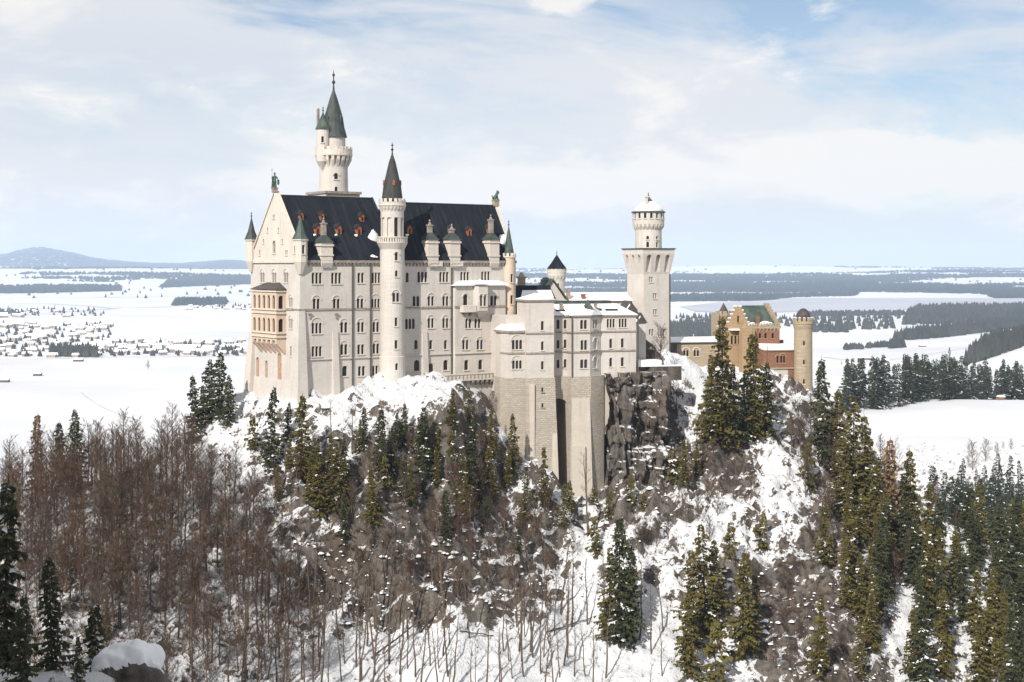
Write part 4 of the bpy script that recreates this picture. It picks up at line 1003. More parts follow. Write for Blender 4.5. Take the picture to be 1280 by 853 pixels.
# ------------------------------------------------------------------ terrace wall and rock-cut yard east of the bower
def yard():
    F = Frame(*B.world(B.X(796, 4.), 4.)[:2], 14.)
    R = F.root('yard_wall', -36., 'low brown stone retaining wall with snow on top, right of the pale wing', 'wall')
    MB().box(F.X(812), F.X(852), 0, 1.2, -31.2, F.Z(458.5, 5)).build('wall', M['rock'], R)
    MB().box(.2, F.X(826)+.2, -.15, 4.5, F.Z(458.4, 5), F.Z(450.5, 5)).build('snow_cover', M['snow'], R)
    MB().box(F.X(826)+.3, F.X(852), -.1, 1.3, F.Z(458.4, 5), F.Z(456.9, 5)).build('snow_cover', M['snow'], R)
yard()

# ------------------------------------------------------------------ knights' house and court buildings behind the bower
def knights_house():
    F = Frame(2., 408., 20.)
    R = F.root('knights_house', -45., 'court house with green copper roof and pale gable behind the snowy wing', 'house')
    x0, x1 = F.X(652), F.X(704); ze = F.Z(377, 5)
    ra = F.X(688); 
    MB().box(x0, x1+22, 0, 10, -45, ze).build('wall', M['plaster'], R)
    # cross gable facing the viewer
    g0, g1 = F.X(678, -.5), F.X(708, -.5); gm = F.X(691, -.5); za = F.Z(352, gm, -.5)
    MB().prism_y([(g0, -45), (g1, -45), (g1, ze), (gm, za), (g0, ze)], -.5, .4).build('gable', M['plaster'], R)
    b = MB(); b.prism_y([(g0-.4, ze), (gm, za+.35), (gm, za+.8), (g0-.8, ze+.2)][::-1], -.9, 8); b.prism_y([(g1+.4, ze), (gm, za+.35), (gm, za+.8), (g1+.8, ze+.2)], -.9, 8); b.build('gable_roof', M['copper'], R)
    zr = F.Z(361, 5, 5)
    MB().prism_x([(-.7, ze), (10.7, ze), (5, zr)], F.X(655), g0+3).build('roof', M['copper_dark'], R)
    MB().prism_x([(-.7, ze), (10.7, ze), (5, ze+2.4)], g1-2, x1+22).build('roof', M['snow'], R)
    u = F.X(652, 1); z = F.Z(344.5, u, 1); b = MB().box(u-.9, u+.9, .2, 2.0, ze-6, z-.8); b.box(u-1.2, u+1.2, -.1, 2.3, z-.8, z-.3); b.frustum((u-.7, u+.7, .4, 1.8), (u-.3, u+.3, .9, 1.3), z-.3, z+.9); b.build('chimney', M['cream'], R)
    u = F.X(682, 3); z = F.Z(349, u, 3); MB().box(u-1.1, u+1.1, 2, 4, z-3, z-.4).frustum((u-1.4, u+1.4, 1.8, 4.2), (u-.5, u+.5, 2.6, 3.4), z-.4, z+.5).build('dormer', M['slate'], R)
    for px, py, c_ in ((729, 369, 'brick'), (710.5, 364, 'cream')):
        u = F.X(px, 1); z = F.Z(py, u, 1); MB().box(u-.5, u+.5, .5, 1.6, ze-1, z).box(u-.65, u+.65, .4, 1.7, z, z+.3).build('chimney', M[c_], R)
knights_house()
def court_tower():
    D = 418.; X = (696-640)/FPX*D; Z = lambda py: -(py-HY)/FPX*D
    t = empty('court_turret', (X, D, -45), 0, 'small round pale turret with black conical roof behind the green court roof', 'tower'); t['zb'] = -45
    c = MB(); b = MB().lathe([(2.35, -45), (2.35, Z(349)), (2.75, Z(345)), (2.75, Z(336.5))], 24)
    window(t, c, .35, -2.33, Z(357)-.6, 1, .5, 1.3, rot=.15, bars=False)
    carve(b, c, 'shaft', M['plaster'], t)
    b = MB(); ring_corbels(b, 0, 0, 2.3, 2.72, Z(352), Z(345), 14); ring_boxes(b, 0, 0, 2.4, 2.85, Z(340.5), Z(336.4), 14, .55); b.build('battlement', M['trim'], t)
    MB().lathe([(2.95, Z(336.3)), (1.5, Z(328)), (.06, Z(318.5))], 20).build('roof', M['slate_roof'], t)
    f = MB(); finial(f, 0, 0, Z(319.5), 1.7, .2); f.build('finial', M['iron'], t)
court_tower()
def court_house():
    # low steep roofs in the gap between the great hall and the bower, part black, part under snow
    F = Frame(*A.world(XE+1.5, 3.)[:2], 30.)
    R = F.root('court_lodge', -45., 'low lodge with dark half snowy roofs in the gap right of the great hall', 'house')
    ze = F.Z(392, 5); zr = F.Z(357, 5, 6)
    MB().box(-1, 15, 0, 12, -45, ze).build('wall', M['trim_dark'], R)
    MB().prism_x([(-.7, ze), (12.7, ze), (6, zr)], -1.2, 15.3).build('roof', M['slate_roof'], R)
    MB().add([(1.5, .4, ze+.6+.25), (15, .4, ze+.6+.25), (15, 4.6, ze+(zr-ze)*.80+.2), (5.5, 4.6, ze+(zr-ze)*.80+.2), (1.5, .4, ze+.5), (15, .4, ze+.5), (15, 4.6, ze+(zr-ze)*.72), (5.5, 4.6, ze+(zr-ze)*.72)],
             [(0, 1, 2, 3), (7, 6, 5, 4), (0, 4, 5, 1), (1, 5, 6, 2), (2, 6, 7, 3), (3, 7, 4, 0)]).build('roof_snow', M['snow'], R)
    MB().box(6, 9, -2.5, .1, -45, ze-1).build('porch', M['slate'], R)
court_house()

# ------------------------------------------------------------------ the square tower
def square_tower():
    F = Frame((805-640)/FPX*420., 420., 28.); w = 9.1
    R = F.root('square_tower', -40., 'tall square pale stone tower with arched cornice and snow-capped round top', 'tower')
    zP = F.Z(310.5, 3, 4); zA = F.Z(318, 3, 4); zBt = F.Z(343, 3, 4); e = 1.05
    c = MB(); b = MB().box(0, w, 0, w, -40, zBt)
    for px, py, n, fl in ((813.5, 349, 2, 1), (818.5, 369.5, 2, 1), (818.8, 389.5, 2, 1), (814, 416, 2, 0), (828, 416, 2, 0)):
        x = F.X(px); window(R, c, x, 0, F.Z(py, x)-.95, n, .62 if not fl else .5, 2.0 if not fl else 1.6, .25, False, pane='glass' if not fl else 'trim_dark', bars=False, flat=bool(fl))
    carve(b, c, 'shaft', M['plaster'], R)
    # flared head with tall blind arches between the corbels
    c = MB(); b = MB().frustum((-.003, w+.003, -.003, w+.003), (-e, w+e, -e, w+e), zBt, zA)
    for i in range(3):
        x = w*(i+.5)/3+(i-1)*.25
        c.prism_y(arch_poly(1.65, (zA-zBt)*.86, x, zBt+.7), -3, .35)
    for i in range(3):
        y = w*(i+.5)/3+(i-1)*.25; q = MB().prism_y(arch_poly(1.3, (zA-zBt)*.42, 0, zA-(zA-zBt)*.45), -3, .1); q.xf(Matrix.Translation((0, y, 0)) @ Matrix.Rotation(-PI/2, 4, 'Z')); c.add(q.v, q.f)
    carve(b, c, 'arched_head', M['plaster'], R)
    MB().box(-e-.02, w+e+.02, -e-.02, w+e+.02, zA+.004, zP-.35).build('parapet', M['plaster'], R)
    MB().box(-e-.3, w+e+.3, -e-.3, w+e+.3, zP-.346, zP).build('cornice', M['copper'], R)
    cx = cy = w/2; Z = lambda py: F.Z(py, cx, cy); k = F.depth(cx, cy)/FPX
    c = MB(); b = MB().lathe([(4.0, zP-.4), (3.95, Z(287)), (4.75, Z(281)), (4.75, Z(266.5))], 32, cx, cy)
    va_ = -PI/2-F.a-.30
    for off, py in ((-.15, 297.5), (.62, 297.5), (-.15, 307.5), (.62, 307.5)):
        a = va_+off+.3; window(R, c, cx+4*math.cos(a), cy+4*math.sin(a), Z(py)-.5, 1, .8, 1.0 if py < 300 else 1.7, rot=a+PI/2, bars=False)
    for i in range(16):
        a = va_+i*2*PI/16; window(R, c, cx+4.75*math.cos(a), cy+4.75*math.sin(a), Z(271)-.6, 1, .75, 1.5, rot=a+PI/2, flat=True, bars=False)
    d = carve(b, c, 'round_top', M['plaster'], R)
    b = MB(); ring_corbels(b, cx, cy, 3.9, 4.78, Z(288.5), Z(281), 22, .5); b.build('corbel_ring', M['trim'], d, loc=(0, 0, 0))
    b = MB(); b.lathe([(4.7, Z(266.6)), (5.15, Z(266)), (5.15, Z(265)), (4.6, Z(264.6))], 32, cx, cy); b.build('roof_edge', M['copper_dark'], d, loc=(0, 0, 0))
    b = MB(); b.lathe([(4.95, Z(265)), (3.6, Z(259)), (1.7, Z(252.5)), (1.2, Z(251.5))], 32, cx, cy); b.build('roof_snow', M['snow'], d, True, loc=(0, 0, 0))
    b = MB(); b.lathe([(1.5, Z(252.4)), (.1, Z(245.5))], 12, cx, cy); b.build('roof_peak', M['slate_brown'], d, loc=(0, 0, 0))
    f = MB(); finial(f, cx, cy, Z(246.5), Z(240)-Z(246.5), .28); f.build('finial', M['iron'], d, loc=(0, 0, 0))
    u = cx-2.0; MB().box(u-.35, u+.35, cy-2.3, cy-1.6, Z(260), Z(247.5)).box(u-.5, u+.5, cy-2.45, cy-1.45, Z(247.5), Z(246)).build('chimney', M['trim'], d, loc=(0, 0, 0))
    MB().box(w-.18, w+.14, -.3, -.02, -40, zBt).build('drainpipe', M['pipe'], R)
    # low annex with brown gablets at the foot, toward the bower
    xl = F.X(799, -1); zt = F.Z(408, xl, -1)
    MB().add([(xl, -1.2, -40), (w*.8, -1.2, -40), (w*.8, -.02, -40), (xl, -.02, -40), (xl, -1.2, zt), (w*.8, -1.2, F.Z(436, 5)), (w*.8, -.02, F.Z(436, 5)), (xl, -.02, zt)],
             [(3, 2, 1, 0), (4, 5, 6, 7), (0, 1, 5, 4), (1, 2, 6, 5), (2, 3, 7, 6), (3, 0, 4, 7)]).build('annex', M['plaster'], R)
square_tower()
def gablets():
    F = Frame(*B.world(B.X(786, 9.), 9.)[:2], 18.)
    R = F.root('gabled_lodge', -40., 'small lodge with brown pointed gable roofs squeezed between snowy wing and square tower', 'house')
    for q0, q1, pt, pb, y in ((776, 800, 376, 395, 2.), (793, 809, 391, 404, 0.)):
        x0, x1 = F.X(q0, y), F.X(q1, y); xm = (x0+x1)/2; zt = F.Z(pt, xm, y); zb = F.Z(pb, xm, y)
        MB().box(x0+.4, x1-.4, y, y+5, -40, zb).build('wall', M['plaster'], R)
        r = MB().prism_y([(x0, zb), (x1, zb), (xm, zt)], y-.3, y+5).build('roof', M['slate_brown'], R)
        MB().add([(x0+.3, y-.35, zb+.1), (xm-.2, y-.35, zt-1.2), (xm-.2, y+5, zt-1.2), (x0+.3, y+5, zb+.1), (x0+.2, y-.35, zb+.5), (xm-.3, y-.35, zt-.8), (xm-.3, y+5, zt-.8), (x0+.2, y+5, zb+.5)],
                 [(0, 1, 2, 3), (7, 6, 5, 4), (0, 4, 5, 1), (1, 5, 6, 2), (2, 6, 7, 3), (3, 7, 4, 0)]).build('roof_snow', M['snow'], r, loc=(0, 0, 0))
gablets()

# ------------------------------------------------------------------ connecting wing and gatehouse
def link_wing():
    F = Frame((838-640)/FPX*432., 432., 12.)
    R = F.root('connecting_wing', -40., 'low sandstone wing with long snowy roof between the square tower and the gatehouse', 'house')
    x1 = F.X(900); zt = F.Z(428, 5); c = MB(); b = MB().box(0, x1, 0, 7, -42, zt)
    for px in (857.5, 870.5): x = F.X(px); window(R, c, x, 0, F.Z(442, x)-.9, 2, .7, 1.9, .3, True, bars=False)
    carve(b, c, 'wall', M['cream'], R)
    MB().add([(-.3, -.4, zt), (x1, -.4, zt), (x1, 7.4, zt), (-.3, 7.4, zt), (.3, 2.5, zt+1.4), (x1, 2.5, zt+1.4), (x1, 5, zt+1.4), (.3, 5, zt+1.4)], [(3, 2, 1, 0), (0, 1, 5, 4), (1, 2, 6, 5), (2, 3, 7, 6), (3, 0, 4, 7), (4, 5, 6, 7)]).build('roof', M['snow'], R)
    MB().box(-.3, x1, -.42, -.38, zt-.35, zt-.003).build('eaves', M['slate'], R)
    x0 = F.X(839, -3); MB().box(x0, F.X(848.5, -3), -3, -.02, -42, F.Z(430, 2, -3)).build('porch', M['slate_brown'], R)
link_wing()
def gatehouse():
    F = Frame((903-640)/FPX*440., 440., 14.)
    R = F.root('gatehouse', -48., 'red brick and yellow sandstone castle gatehouse with stepped gables and green roof', 'gatehouse')
    X = F.X; Z = F.Z
    # gabled block
    y0 = 6.; ga, gb = X(909, y0), X(936.5, y0); gm = (ga+gb)/2; ze = Z(408, gm, y0); za = Z(383.5, gm, y0)
    n = 5; poly = [(ga, -48), (gb, -48), (gb, ze)]
    for i in range(n):
        t0 = i/n; t1 = (i+1)/n; poly += [(gb-(gb-gm-.5)*t0, ze+(za-ze)*t1), (gb-(gb-gm-.5)*t1, ze+(za-ze)*t1)]
    for i in range(n-1, -1, -1):
        t0 = i/n; t1 = (i+1)/n; poly += [(ga+(gm-ga-.5)*t1, ze+(za-ze)*t1), (ga+(gm-ga-.5)*t0, ze+(za-ze)*t1)]
    poly += [(ga, ze)]
    # the gable looks left of the viewer: it closes the west end of the green roof
    c = MB(); b = MB(); b.prism_y(poly, y0, y0+1.0)
    for px, py, h in ((915, 425, 2.6), (919.5, 425, 2.6), (924, 425, 2.6), (928, 425, 2.6)):
        x = X(px, y0); window(R, c, x, y0, Z(py, x, y0)-h/2, 1, .75, h, trim='yellow', bars=False)
    window(R, c, gm, y0, Z(399, gm, y0)-1, 1, .7, 2.0, trim='yellow', bars=False)
    carve(b, c, 'stepped_gable', M['yellow'], R)
    b = MB()
    for i in range(n):
        t1 = (i+1)/n; t0 = i/n
        for s, q in ((1, gb), (-1, ga)): b.box(q-s*(abs(gm-q)-.5)*t0-.6*(s > 0)-.0, q-s*(abs(gm-q)-.5)*t0+.6*(s < 0), y0-.15, y0+1.15, ze+(za-ze)*t1, ze+(za-ze)*t1+.35)
    b.build('gable_snow', M['snow'], R)
    # yellow ledge roof at the gable's foot
    MB().box(ga+.5, gb-2.0, y0-1.6, y0-.02, Z(413, gm, y0), Z(411, gm, y0)).build('ledge_snow', M['snow'], R)
    # red main block
    ra, rb = X(929, 4), X(974.5, 4); zr = Z(410.5, ra, 4); c = MB(); b = MB().box(ra, rb, 4, 16, -48, zr)
    for px in (950, 957, 966): x = X(px, 4); window(R, c, x, 4, Z(420, x, 4)-.8, 1, .8, 1.7, trim='yellow', bars=False)
    carve(b, c, 'brick_block', M['brick'], R)
    b = MB(); b.box(ra-.3, rb+.3, 3.7, 4.3, zr-.2, zr+.6); m = 13
    for i in range(m): u = ra+(rb-ra)*(i+.25)/m; b.box(u, u+(rb-ra)/m*.55, 3.72, 4.28, zr+.6, zr+1.5)
    b.build('battlement', M['cream'], R); b = MB(); corbels(b, ra, rb, 4, zr-1.2, zr-.2, .3, 1.2); b.build('corbel_table', M['cream'], R)
    # green roof running back from the gable
    g0, g1 = X(930, 9), X(965, 9); za2 = Z(382, g0, 11); zg = zr+.2
    rr = MB().add([(g0, 5.2, zg), (g1+.5, 5.2, zg), (g1+.5, 15.5, zg), (g0, 15.5, zg), (g0-1.2, 10.5, za2), (g1-2.0, 10.5, za2)], [(3, 2, 1, 0), (0, 1, 5, 4), (1, 2, 5), (2, 3, 4, 5), (3, 0, 4)]).build('roof', M['copper'], R)
    b = MB()
    for i in range(7):        # stepped gable at the far end
        t = i/7; b.box(g1-2.2+1.9*(1-t)+.1, g1-.9+1.9*(1-t), 5.0+5.2*t, 16-5.2*t, zg-.3 if i == 0 else zg+(za2-zg)*t, zg+(za2-zg)*(t+1/7)+.7)
    b.build('far_stepped_gable', M['cream'], R)
    for px, py, r in ((941, 403.5, 1.3), (957, 403.5, 1.6), (963, 404, 1.2)): x = X(px, 5); MB().blob((x, 5.6, zg+.4+r*.2), r, (1.3, .7, .7), int(px), amp=.15).build('roof_snow', M['snow'], rr, True, loc=(0, 0, 0))
    x = X(948.5, 5); MB().box(x-.5, x+.5, 5.3, 6.2, zg, Z(396, x, 5)).build('chimney', M['brick'], R)
    # yellow stair tower at the junction
    ta, tb = X(928, 2.2), X(943.5, 2.2); c = MB(); b = MB().box(ta, tb, 2.2, 5, -48, Z(411, ta, 2))
    for py in (425, 440): x = (ta+tb)/2; window(R, c, x, 2.2, Z(py, x, 2.2)-.8, 1, .7, 1.6, trim='yellow', bars=False)
    carve(b, c, 'stair_turret', M['yellow'], R)
    # small battlemented turret with brown cone, at the back left
    cx, cy = X(904.5, 12), 12.; D = F.depth(cx, cy); b = MB().lathe([(2.2, -48), (2.2, Z(397, cx, cy)), (2.6, Z(394.5, cx, cy)), (2.6, Z(392, cx, cy))], 20, cx, cy); tr = b.build('corner_turret', M['cream'], R)
    b = MB(); ring_boxes(b, cx, cy, 2.15, 2.62, Z(392, cx, cy), Z(389, cx, cy), 10, .55); ring_corbels(b, cx, cy, 2.15, 2.58, Z(400, cx, cy), Z(394.6, cx, cy), 14); b.build('battlement', M['cream'], tr, loc=(0, 0, 0))
    MB().lathe([(1.5, Z(389.5, cx, cy)), (.05, Z(379, cx, cy))], 12, cx, cy).build('turret_roof', M['slate_brown'], tr, loc=(0, 0, 0))
    MB().box(X(893.5, 10), X(899, 10), 10, 13, -48, Z(391, cx, cy)).build('turret_annex', M['cream'], R)
    # red lower wing with arcade
    wa_, wb_ = X(955, 0), X(994, 0); zw = Z(437.5, 15); c = MB(); zpl = Z(461, 15); b = MB().box(wa_, wb_, 0, 12, zpl, zw)
    for px in (972, 978.5): x = X(px); window(R, c, x, 0, Z(449.5, x)-1.1, 2 if px > 975 else 1, .7, 2.2, trim='yellow', hood=True, bars=False)
    carve(b, c, 'brick_wing', M['brick'], R)
    c = MB(); b = MB().box(wa_, wb_-2.4, .05, 12, -48, zpl-.003)
    for px in (971, 981): x = X(px); window(R, c, x, .05, Z(489, x), 1, 1.6, 4.2, trim='trim', pane='terracotta', bars=False)
    carve(b, c, 'plaster_base', M['plaster'], R)
    MB().box(wb_-2.39, wb_, .02, 12, -48, zpl-.002).build('brick_pier', M['brick'], R)
    b = MB(); b.box(wa_, wb_, -.3, -.02, zpl-.25, zpl+.25); b.box(wa_, wb_, -.35, -.02, zw-.4, zw-.003); b.build('string_course', M['cream'], R)
    b = MB().add([(wa_, -.4, zw), (wb_, -.4, zw), (wb_, 12.4, zw), (wa_, 12.4, zw), (wa_, 4, zw+1.8), (wb_, 4, zw+1.5), (wb_, 9, zw+1.5), (wa_, 9, zw+1.8)], [(3, 2, 1, 0), (0, 1, 5, 4), (1, 2, 6, 5), (2, 3, 7, 6), (3, 0, 4, 7), (4, 5, 6, 7)]); b.build('wing_roof', M['snow'], R)
    b = MB(); m = 12
    for i in range(m): u = wa_+3+(wb_-wa_-3)*i/m; b.box(u, u+.9, 9.2, 9.8, zw+1.4, zw+2.5)
    b.box(wa_+3, wb_, 9.2, 9.8, zw+.8, zw+1.7); b.build('rear_battlement', M['brick'], R)
    # porch lean-to by the round tower
    x = X(985.5, -2); b = MB().frustum((x-1.9, x+1.9, -3.2, 0), (x-1.6, x+1.6, -1.4, 0), Z(477, x), Z(471.5, x)); p = b.build('porch_roof', M['slate'], R)
    b = MB()
    for s in (-1, 1): b.box(x+s*1.6-.12, x+s*1.6+.12, -2.9, -2.6, -48, Z(477, x))
    b.build('porch_post', M['wood'], p, loc=(0, 0, 0))
gatehouse()
def gate_tower():
    D = 444.; X = (1004-640)/FPX*D; Z = lambda py: -(py-HY)/FPX*D
    t = empty('gate_round_tower', (X, D, -50), 0, 'round yellow stone gatehouse tower with battlements, rightmost tower of the castle', 'tower'); t['zb'] = -50
    c = MB(); b = MB().lathe([(3.05, -50), (2.85, Z(470)), (2.8, Z(412)), (3.05, Z(408)), (3.05, Z(402.5))], 28)
    for py in (428.5, 452, 476): window(t, c, -.35, -2.8, Z(py)-.8, 1, .55, 1.5, rot=-.12, bars=False)
    carve(b, c, 'shaft', M['cream'], t)
    b = MB(); ring_corbels(b, 0, 0, 2.75, 3.15, Z(412), Z(405), 18, .5); b.lathe([(3.02, Z(406)), (3.25, Z(405)), (3.25, Z(401.5)), (2.4, Z(401.5))], 28); ring_boxes(b, 0, 0, 2.8, 3.22, Z(401.5), Z(397.5), 14, .58); b.build('battlement', M['cream'], t)
    b = MB(); ring_boxes(b, 0, 0, 2.82, 3.2, Z(397.4), Z(396.7), 14, .55); b.build('battlement_snow', M['snow'], t)
    MB().lathe([(2.3, Z(402)), (2.25, Z(394)), (1.7, Z(389.5)), (.9, Z(386.5)), (.1, Z(385.5))], 12).build('roof', M['slate_brown'], t)
gate_tower()
def fence():
    F = Frame((979-640)/FPX*436., 436., 8.); x1 = F.X(991.5)
    R = F.root('board_fence', -48, 'bright orange board fence at the foot of the round gatehouse tower', 'fence')
    MB().box(0, x1, 0, .12, -46, F.Z(492, 1)).build('boards', M['board'], R)
    b = MB()
    for i in range(3): b.box(i*x1/2-.09, i*x1/2+.09, .13, .3, -46, F.Z(491, 1))
    b.build('post_row', M['bark'], R)
fence()
# ------------------------------------------------------------------ trees
def quads_from(lst):
    return np.array(lst, float)
def spruce_meshes(seed, H=28., dens=1.0, needle='needles', snowp=.08, wide=1.0, low=.06):
    rg = random.Random(seed); v = []; f = []; mi = []
    def tri(a, b, c, m):
        o = len(v); v.extend((a, b, c)); f.append((o, o+1, o+2)); mi.append(m)
    lean = (rg.uniform(-.4, .4), rg.uniform(-.4, .4)); z = H*low; R0 = H*.185*wide*rg.uniform(.9, 1.1); lop = rg.uniform(0, 6.28)
    gaps = [(rg.uniform(.05, .8), rg.uniform(0, 6.28)) for _ in range(5)]
    while z < H*.97:
        t = z/H; prof = (1-t)**.88*min(1., .60+t*2.4)
        nb = max(3, int((5+3*rg.random())*(.6+.5*prof)*dens)); a0 = rg.uniform(0, 6.28); lev = rg.uniform(.78, 1.12)
        for i in range(nb):
            a = a0+2*PI*i/nb+rg.uniform(-.35, .35)
            L = R0*prof*lev*rg.uniform(.45, 1.22)*(1+.2*math.cos(a-lop))+.25
            for gt, ga in gaps:
                if abs(t-gt) < .05 and math.cos(a-ga) > .2: L *= .35
            ca, sa = math.cos(a), math.sin(a); droop = rg.uniform(.22, .55)*(1.1-t*.9)
            zz = z+rg.uniform(-.3, .3); sn = rg.random() < snowp*(1.6-t)
            n = max(2, int(L/.66))
            for k in range(n):
                u = (k+.5)/n; r = L*u; dz = -droop*r+.16*r*r/max(L, .5)
                px, py = ca*r+lean[0]*t, sa*r+lean[1]*t; w = (.34+.62*(1-u*.6))*rg.uniform(.6, 1.2); ln = L/n*1.55
                for s in (-1, 1):
                    if rg.random() < .10: continue
                    tx = ca*ln*.7-sa*s*w; ty = sa*ln*.7+ca*s*w; hang = rg.uniform(.1, .55); bx_, by_ = ca*ln*.4, sa*ln*.4
                    m = 1 if sn and rg.random() < .7 else 0
                    A_ = (px-bx_*.7, py-by_*.7, zz+dz+.1); B_ = (px+tx, py+ty, zz+dz-hang); C_ = (px+bx_*1.7, py+by_*1.7, zz+dz-droop*.3)
                    tri(A_, B_, C_, m) if s > 0 else tri(A_, C_, B_, m)
                    if not m and rg.random() < .5: tri(A_, (px+tx*.7, py+ty*.7, zz+dz-hang-rg.uniform(.3, .95)), B_, 0)
        z += rg.uniform(.48, .86)*(.62+.55*(1-t))/max(dens, .5)**.5
    for s in range(6):
        a = s*PI/3; tri((.1*math.cos(a), .1*math.sin(a), H*.955), (.1*math.cos(a+1), .1*math.sin(a+1), H*.955), (lean[0], lean[1], H+.4), 0)
    cm = mesh_np('crown', np.array(v), np.array(f), [M[needle], M['snow']], mi=mi)
    b = MB(); b.lathe([(.012*H+.06, -3), (.011*H+.05, .3), (.007*H, H*.5), (.03, H*.97)], 7)
    return b.mesh('trunk', M['bark_dark']), cm, H
def bare_meshes(seed, H=17., twig='twigs', nl=26, spread=.30, bole=.34, fine=1.0):
    rg = random.Random(seed); b = MB(); v = []; f = []
    def tw(p, d, L, w):
        q = (p[0]+d[0]*L, p[1]+d[1]*L, p[2]+d[2]*L); a = rg.uniform(0, 6.28)
        # flat sliver
        sx, sy, sz = w*1.15*math.cos(a), w*1.15*math.sin(a), w*rg.uniform(-.6, .6); o = len(v)
        v.extend(((p[0]-sx, p[1]-sy, p[2]-sz), (p[0]+sx, p[1]+sy, p[2]+sz), q)); f.append((o, o+1, o+2)); return q
    def nrm(d): l = math.sqrt(sum(x*x for x in d)) or 1; return tuple(x/l for x in d)
    # trunk, gently crooked
    pts = [(0, 0, -1.5)]; x = y = 0.
    for i in range(1, 8):
        x += rg.uniform(-.22, .22)*H/17; y += rg.uniform(-.22, .22)*H/17; pts.append((x, y, H*.95*i/7))
    rr = [.0115*H*(1-i/8.6)+.02 for i in range(8)]
    for i in range(7): b.tube(pts[i], pts[i+1], rr[i], rr[i+1], 5)
    def at(t):
        u = t*7*.999; i = int(u); u -= i; i = min(i, 6); return tuple(pts[i][k]*(1-u)+pts[i+1][k]*u for k in range(3))
    for i in range(nl):
        t = bole+(1-bole)*(i+rg.random())/nl*.97; p = at(t); a = i*2.4+rg.uniform(-.5, .5)
        L = H*spread*(1.05-t*.72)*rg.uniform(.65, 1.15); up = rg.uniform(.55, 1.35)
        d = nrm((math.cos(a), math.sin(a), up)); q = (p[0]+d[0]*L*.5, p[1]+d[1]*L*.5, p[2]+d[2]*L*.5)
        d2 = nrm((d[0]+rg.uniform(-.25, .25), d[1]+rg.uniform(-.25, .25), d[2]+rg.uniform(.05, .5))); e = (q[0]+d2[0]*L*.55, q[1]+d2[1]*L*.55, q[2]+d2[2]*L*.55)
        b.tube(p, q, .0042*H*(1.1-t)+.012, .026, 3); b.tube(q, e, .026, .012, 3)
        for k in range(int(15*fine)):
            u = rg.random(); s, dd = (p, d) if u < .4 else (q, d2); w = rg.random()*L*.52
            o = (s[0]+dd[0]*w, s[1]+dd[1]*w, s[2]+dd[2]*w)
            d3 = nrm((dd[0]+rg.uniform(-.9, .9), dd[1]+rg.uniform(-.9, .9), dd[2]+rg.uniform(-.3, .9))); l3 = L*rg.uniform(.25, .5)
            g = tw(o, d3, l3, .026)
            for _ in range(int(4*fine)):
                w = rg.uniform(.3, .95); oo = tuple(o[j]+(g[j]-o[j])*w for j in range(3))
                tw(oo, nrm((d3[0]+rg.uniform(-.9, .9), d3[1]+rg.uniform(-.9, .9), d3[2]+rg.uniform(-.3, .8))), l3*rg.uniform(.4, .75), .020)
    return b.mesh('trunk', M['bark']), mesh_np('crown', np.array(v), np.array(f), M[twig]), H
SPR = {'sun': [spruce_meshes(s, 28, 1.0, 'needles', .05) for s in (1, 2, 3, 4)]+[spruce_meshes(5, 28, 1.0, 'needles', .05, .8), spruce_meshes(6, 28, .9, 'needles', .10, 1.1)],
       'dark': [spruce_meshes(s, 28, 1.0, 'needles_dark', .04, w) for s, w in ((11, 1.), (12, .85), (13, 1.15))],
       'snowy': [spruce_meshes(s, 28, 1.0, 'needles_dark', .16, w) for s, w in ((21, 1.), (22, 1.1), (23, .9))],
       'far': [spruce_meshes(s, 26, .62, 'needles_far', .10, w) for s, w in ((31, 1.15), (32, 1.0), (33, 1.3), (34, 1.1))],
       'larch': [spruce_meshes(s, 24, .8, 'larch', .0, .9) for s in (41, 42)],
       'young': [spruce_meshes(s, 9, .8, 'needles', .08, 1.5, .03) for s in (51, 52, 53)]}
BARE = {'wood': [bare_meshes(100+s, 17, tw, 34, .30, .30) for s, tw in ((1, 'twigs'), (2, 'twigs_red'), (3, 'twigs_grey'), (4, 'twigs'), (5, 'twigs_red'), (6, 'twigs_grey'), (7, 'twigs'))],
        'brush': [bare_meshes(200+s, 9, tw, 26, .36, .10, 1.1) for s, tw in ((1, 'twigs'), (2, 'twigs_red'), (3, 'twigs'), (4, 'twigs_grey'))],
        'pole': [bare_meshes(300+s, 15, 'twigs_grey', 14, .15, .45, .5) for s in range(5)]}
def plant(kind_name, meshes, x, y, z, h, label, cat, group, rnd, lean=.03):
    """one tree, standing on its trunk, copied from its kind's trunk and crown"""
    tm, cm, H = meshes; s = h/H
    o = bpy.data.objects.new(kind_name, None); COL.objects.link(o); o.empty_display_size = .5
    o.location = (x, y, z-.3); o.rotation_euler = (rnd.uniform(-lean, lean), rnd.uniform(-lean, lean), rnd.uniform(0, 6.28)); o.scale = (s*rnd.uniform(.92, 1.1), s*rnd.uniform(.92, 1.1), s)
    tag(o, label, cat, group)
    t = bpy.data.objects.new('trunk', tm); COL.objects.link(t); t.parent = o
    c = bpy.data.objects.new('crown', cm); COL.objects.link(c); c.parent = o
    return o
def depth_h(px_h, y): return px_h/FPX*y
TR = random.Random(77)
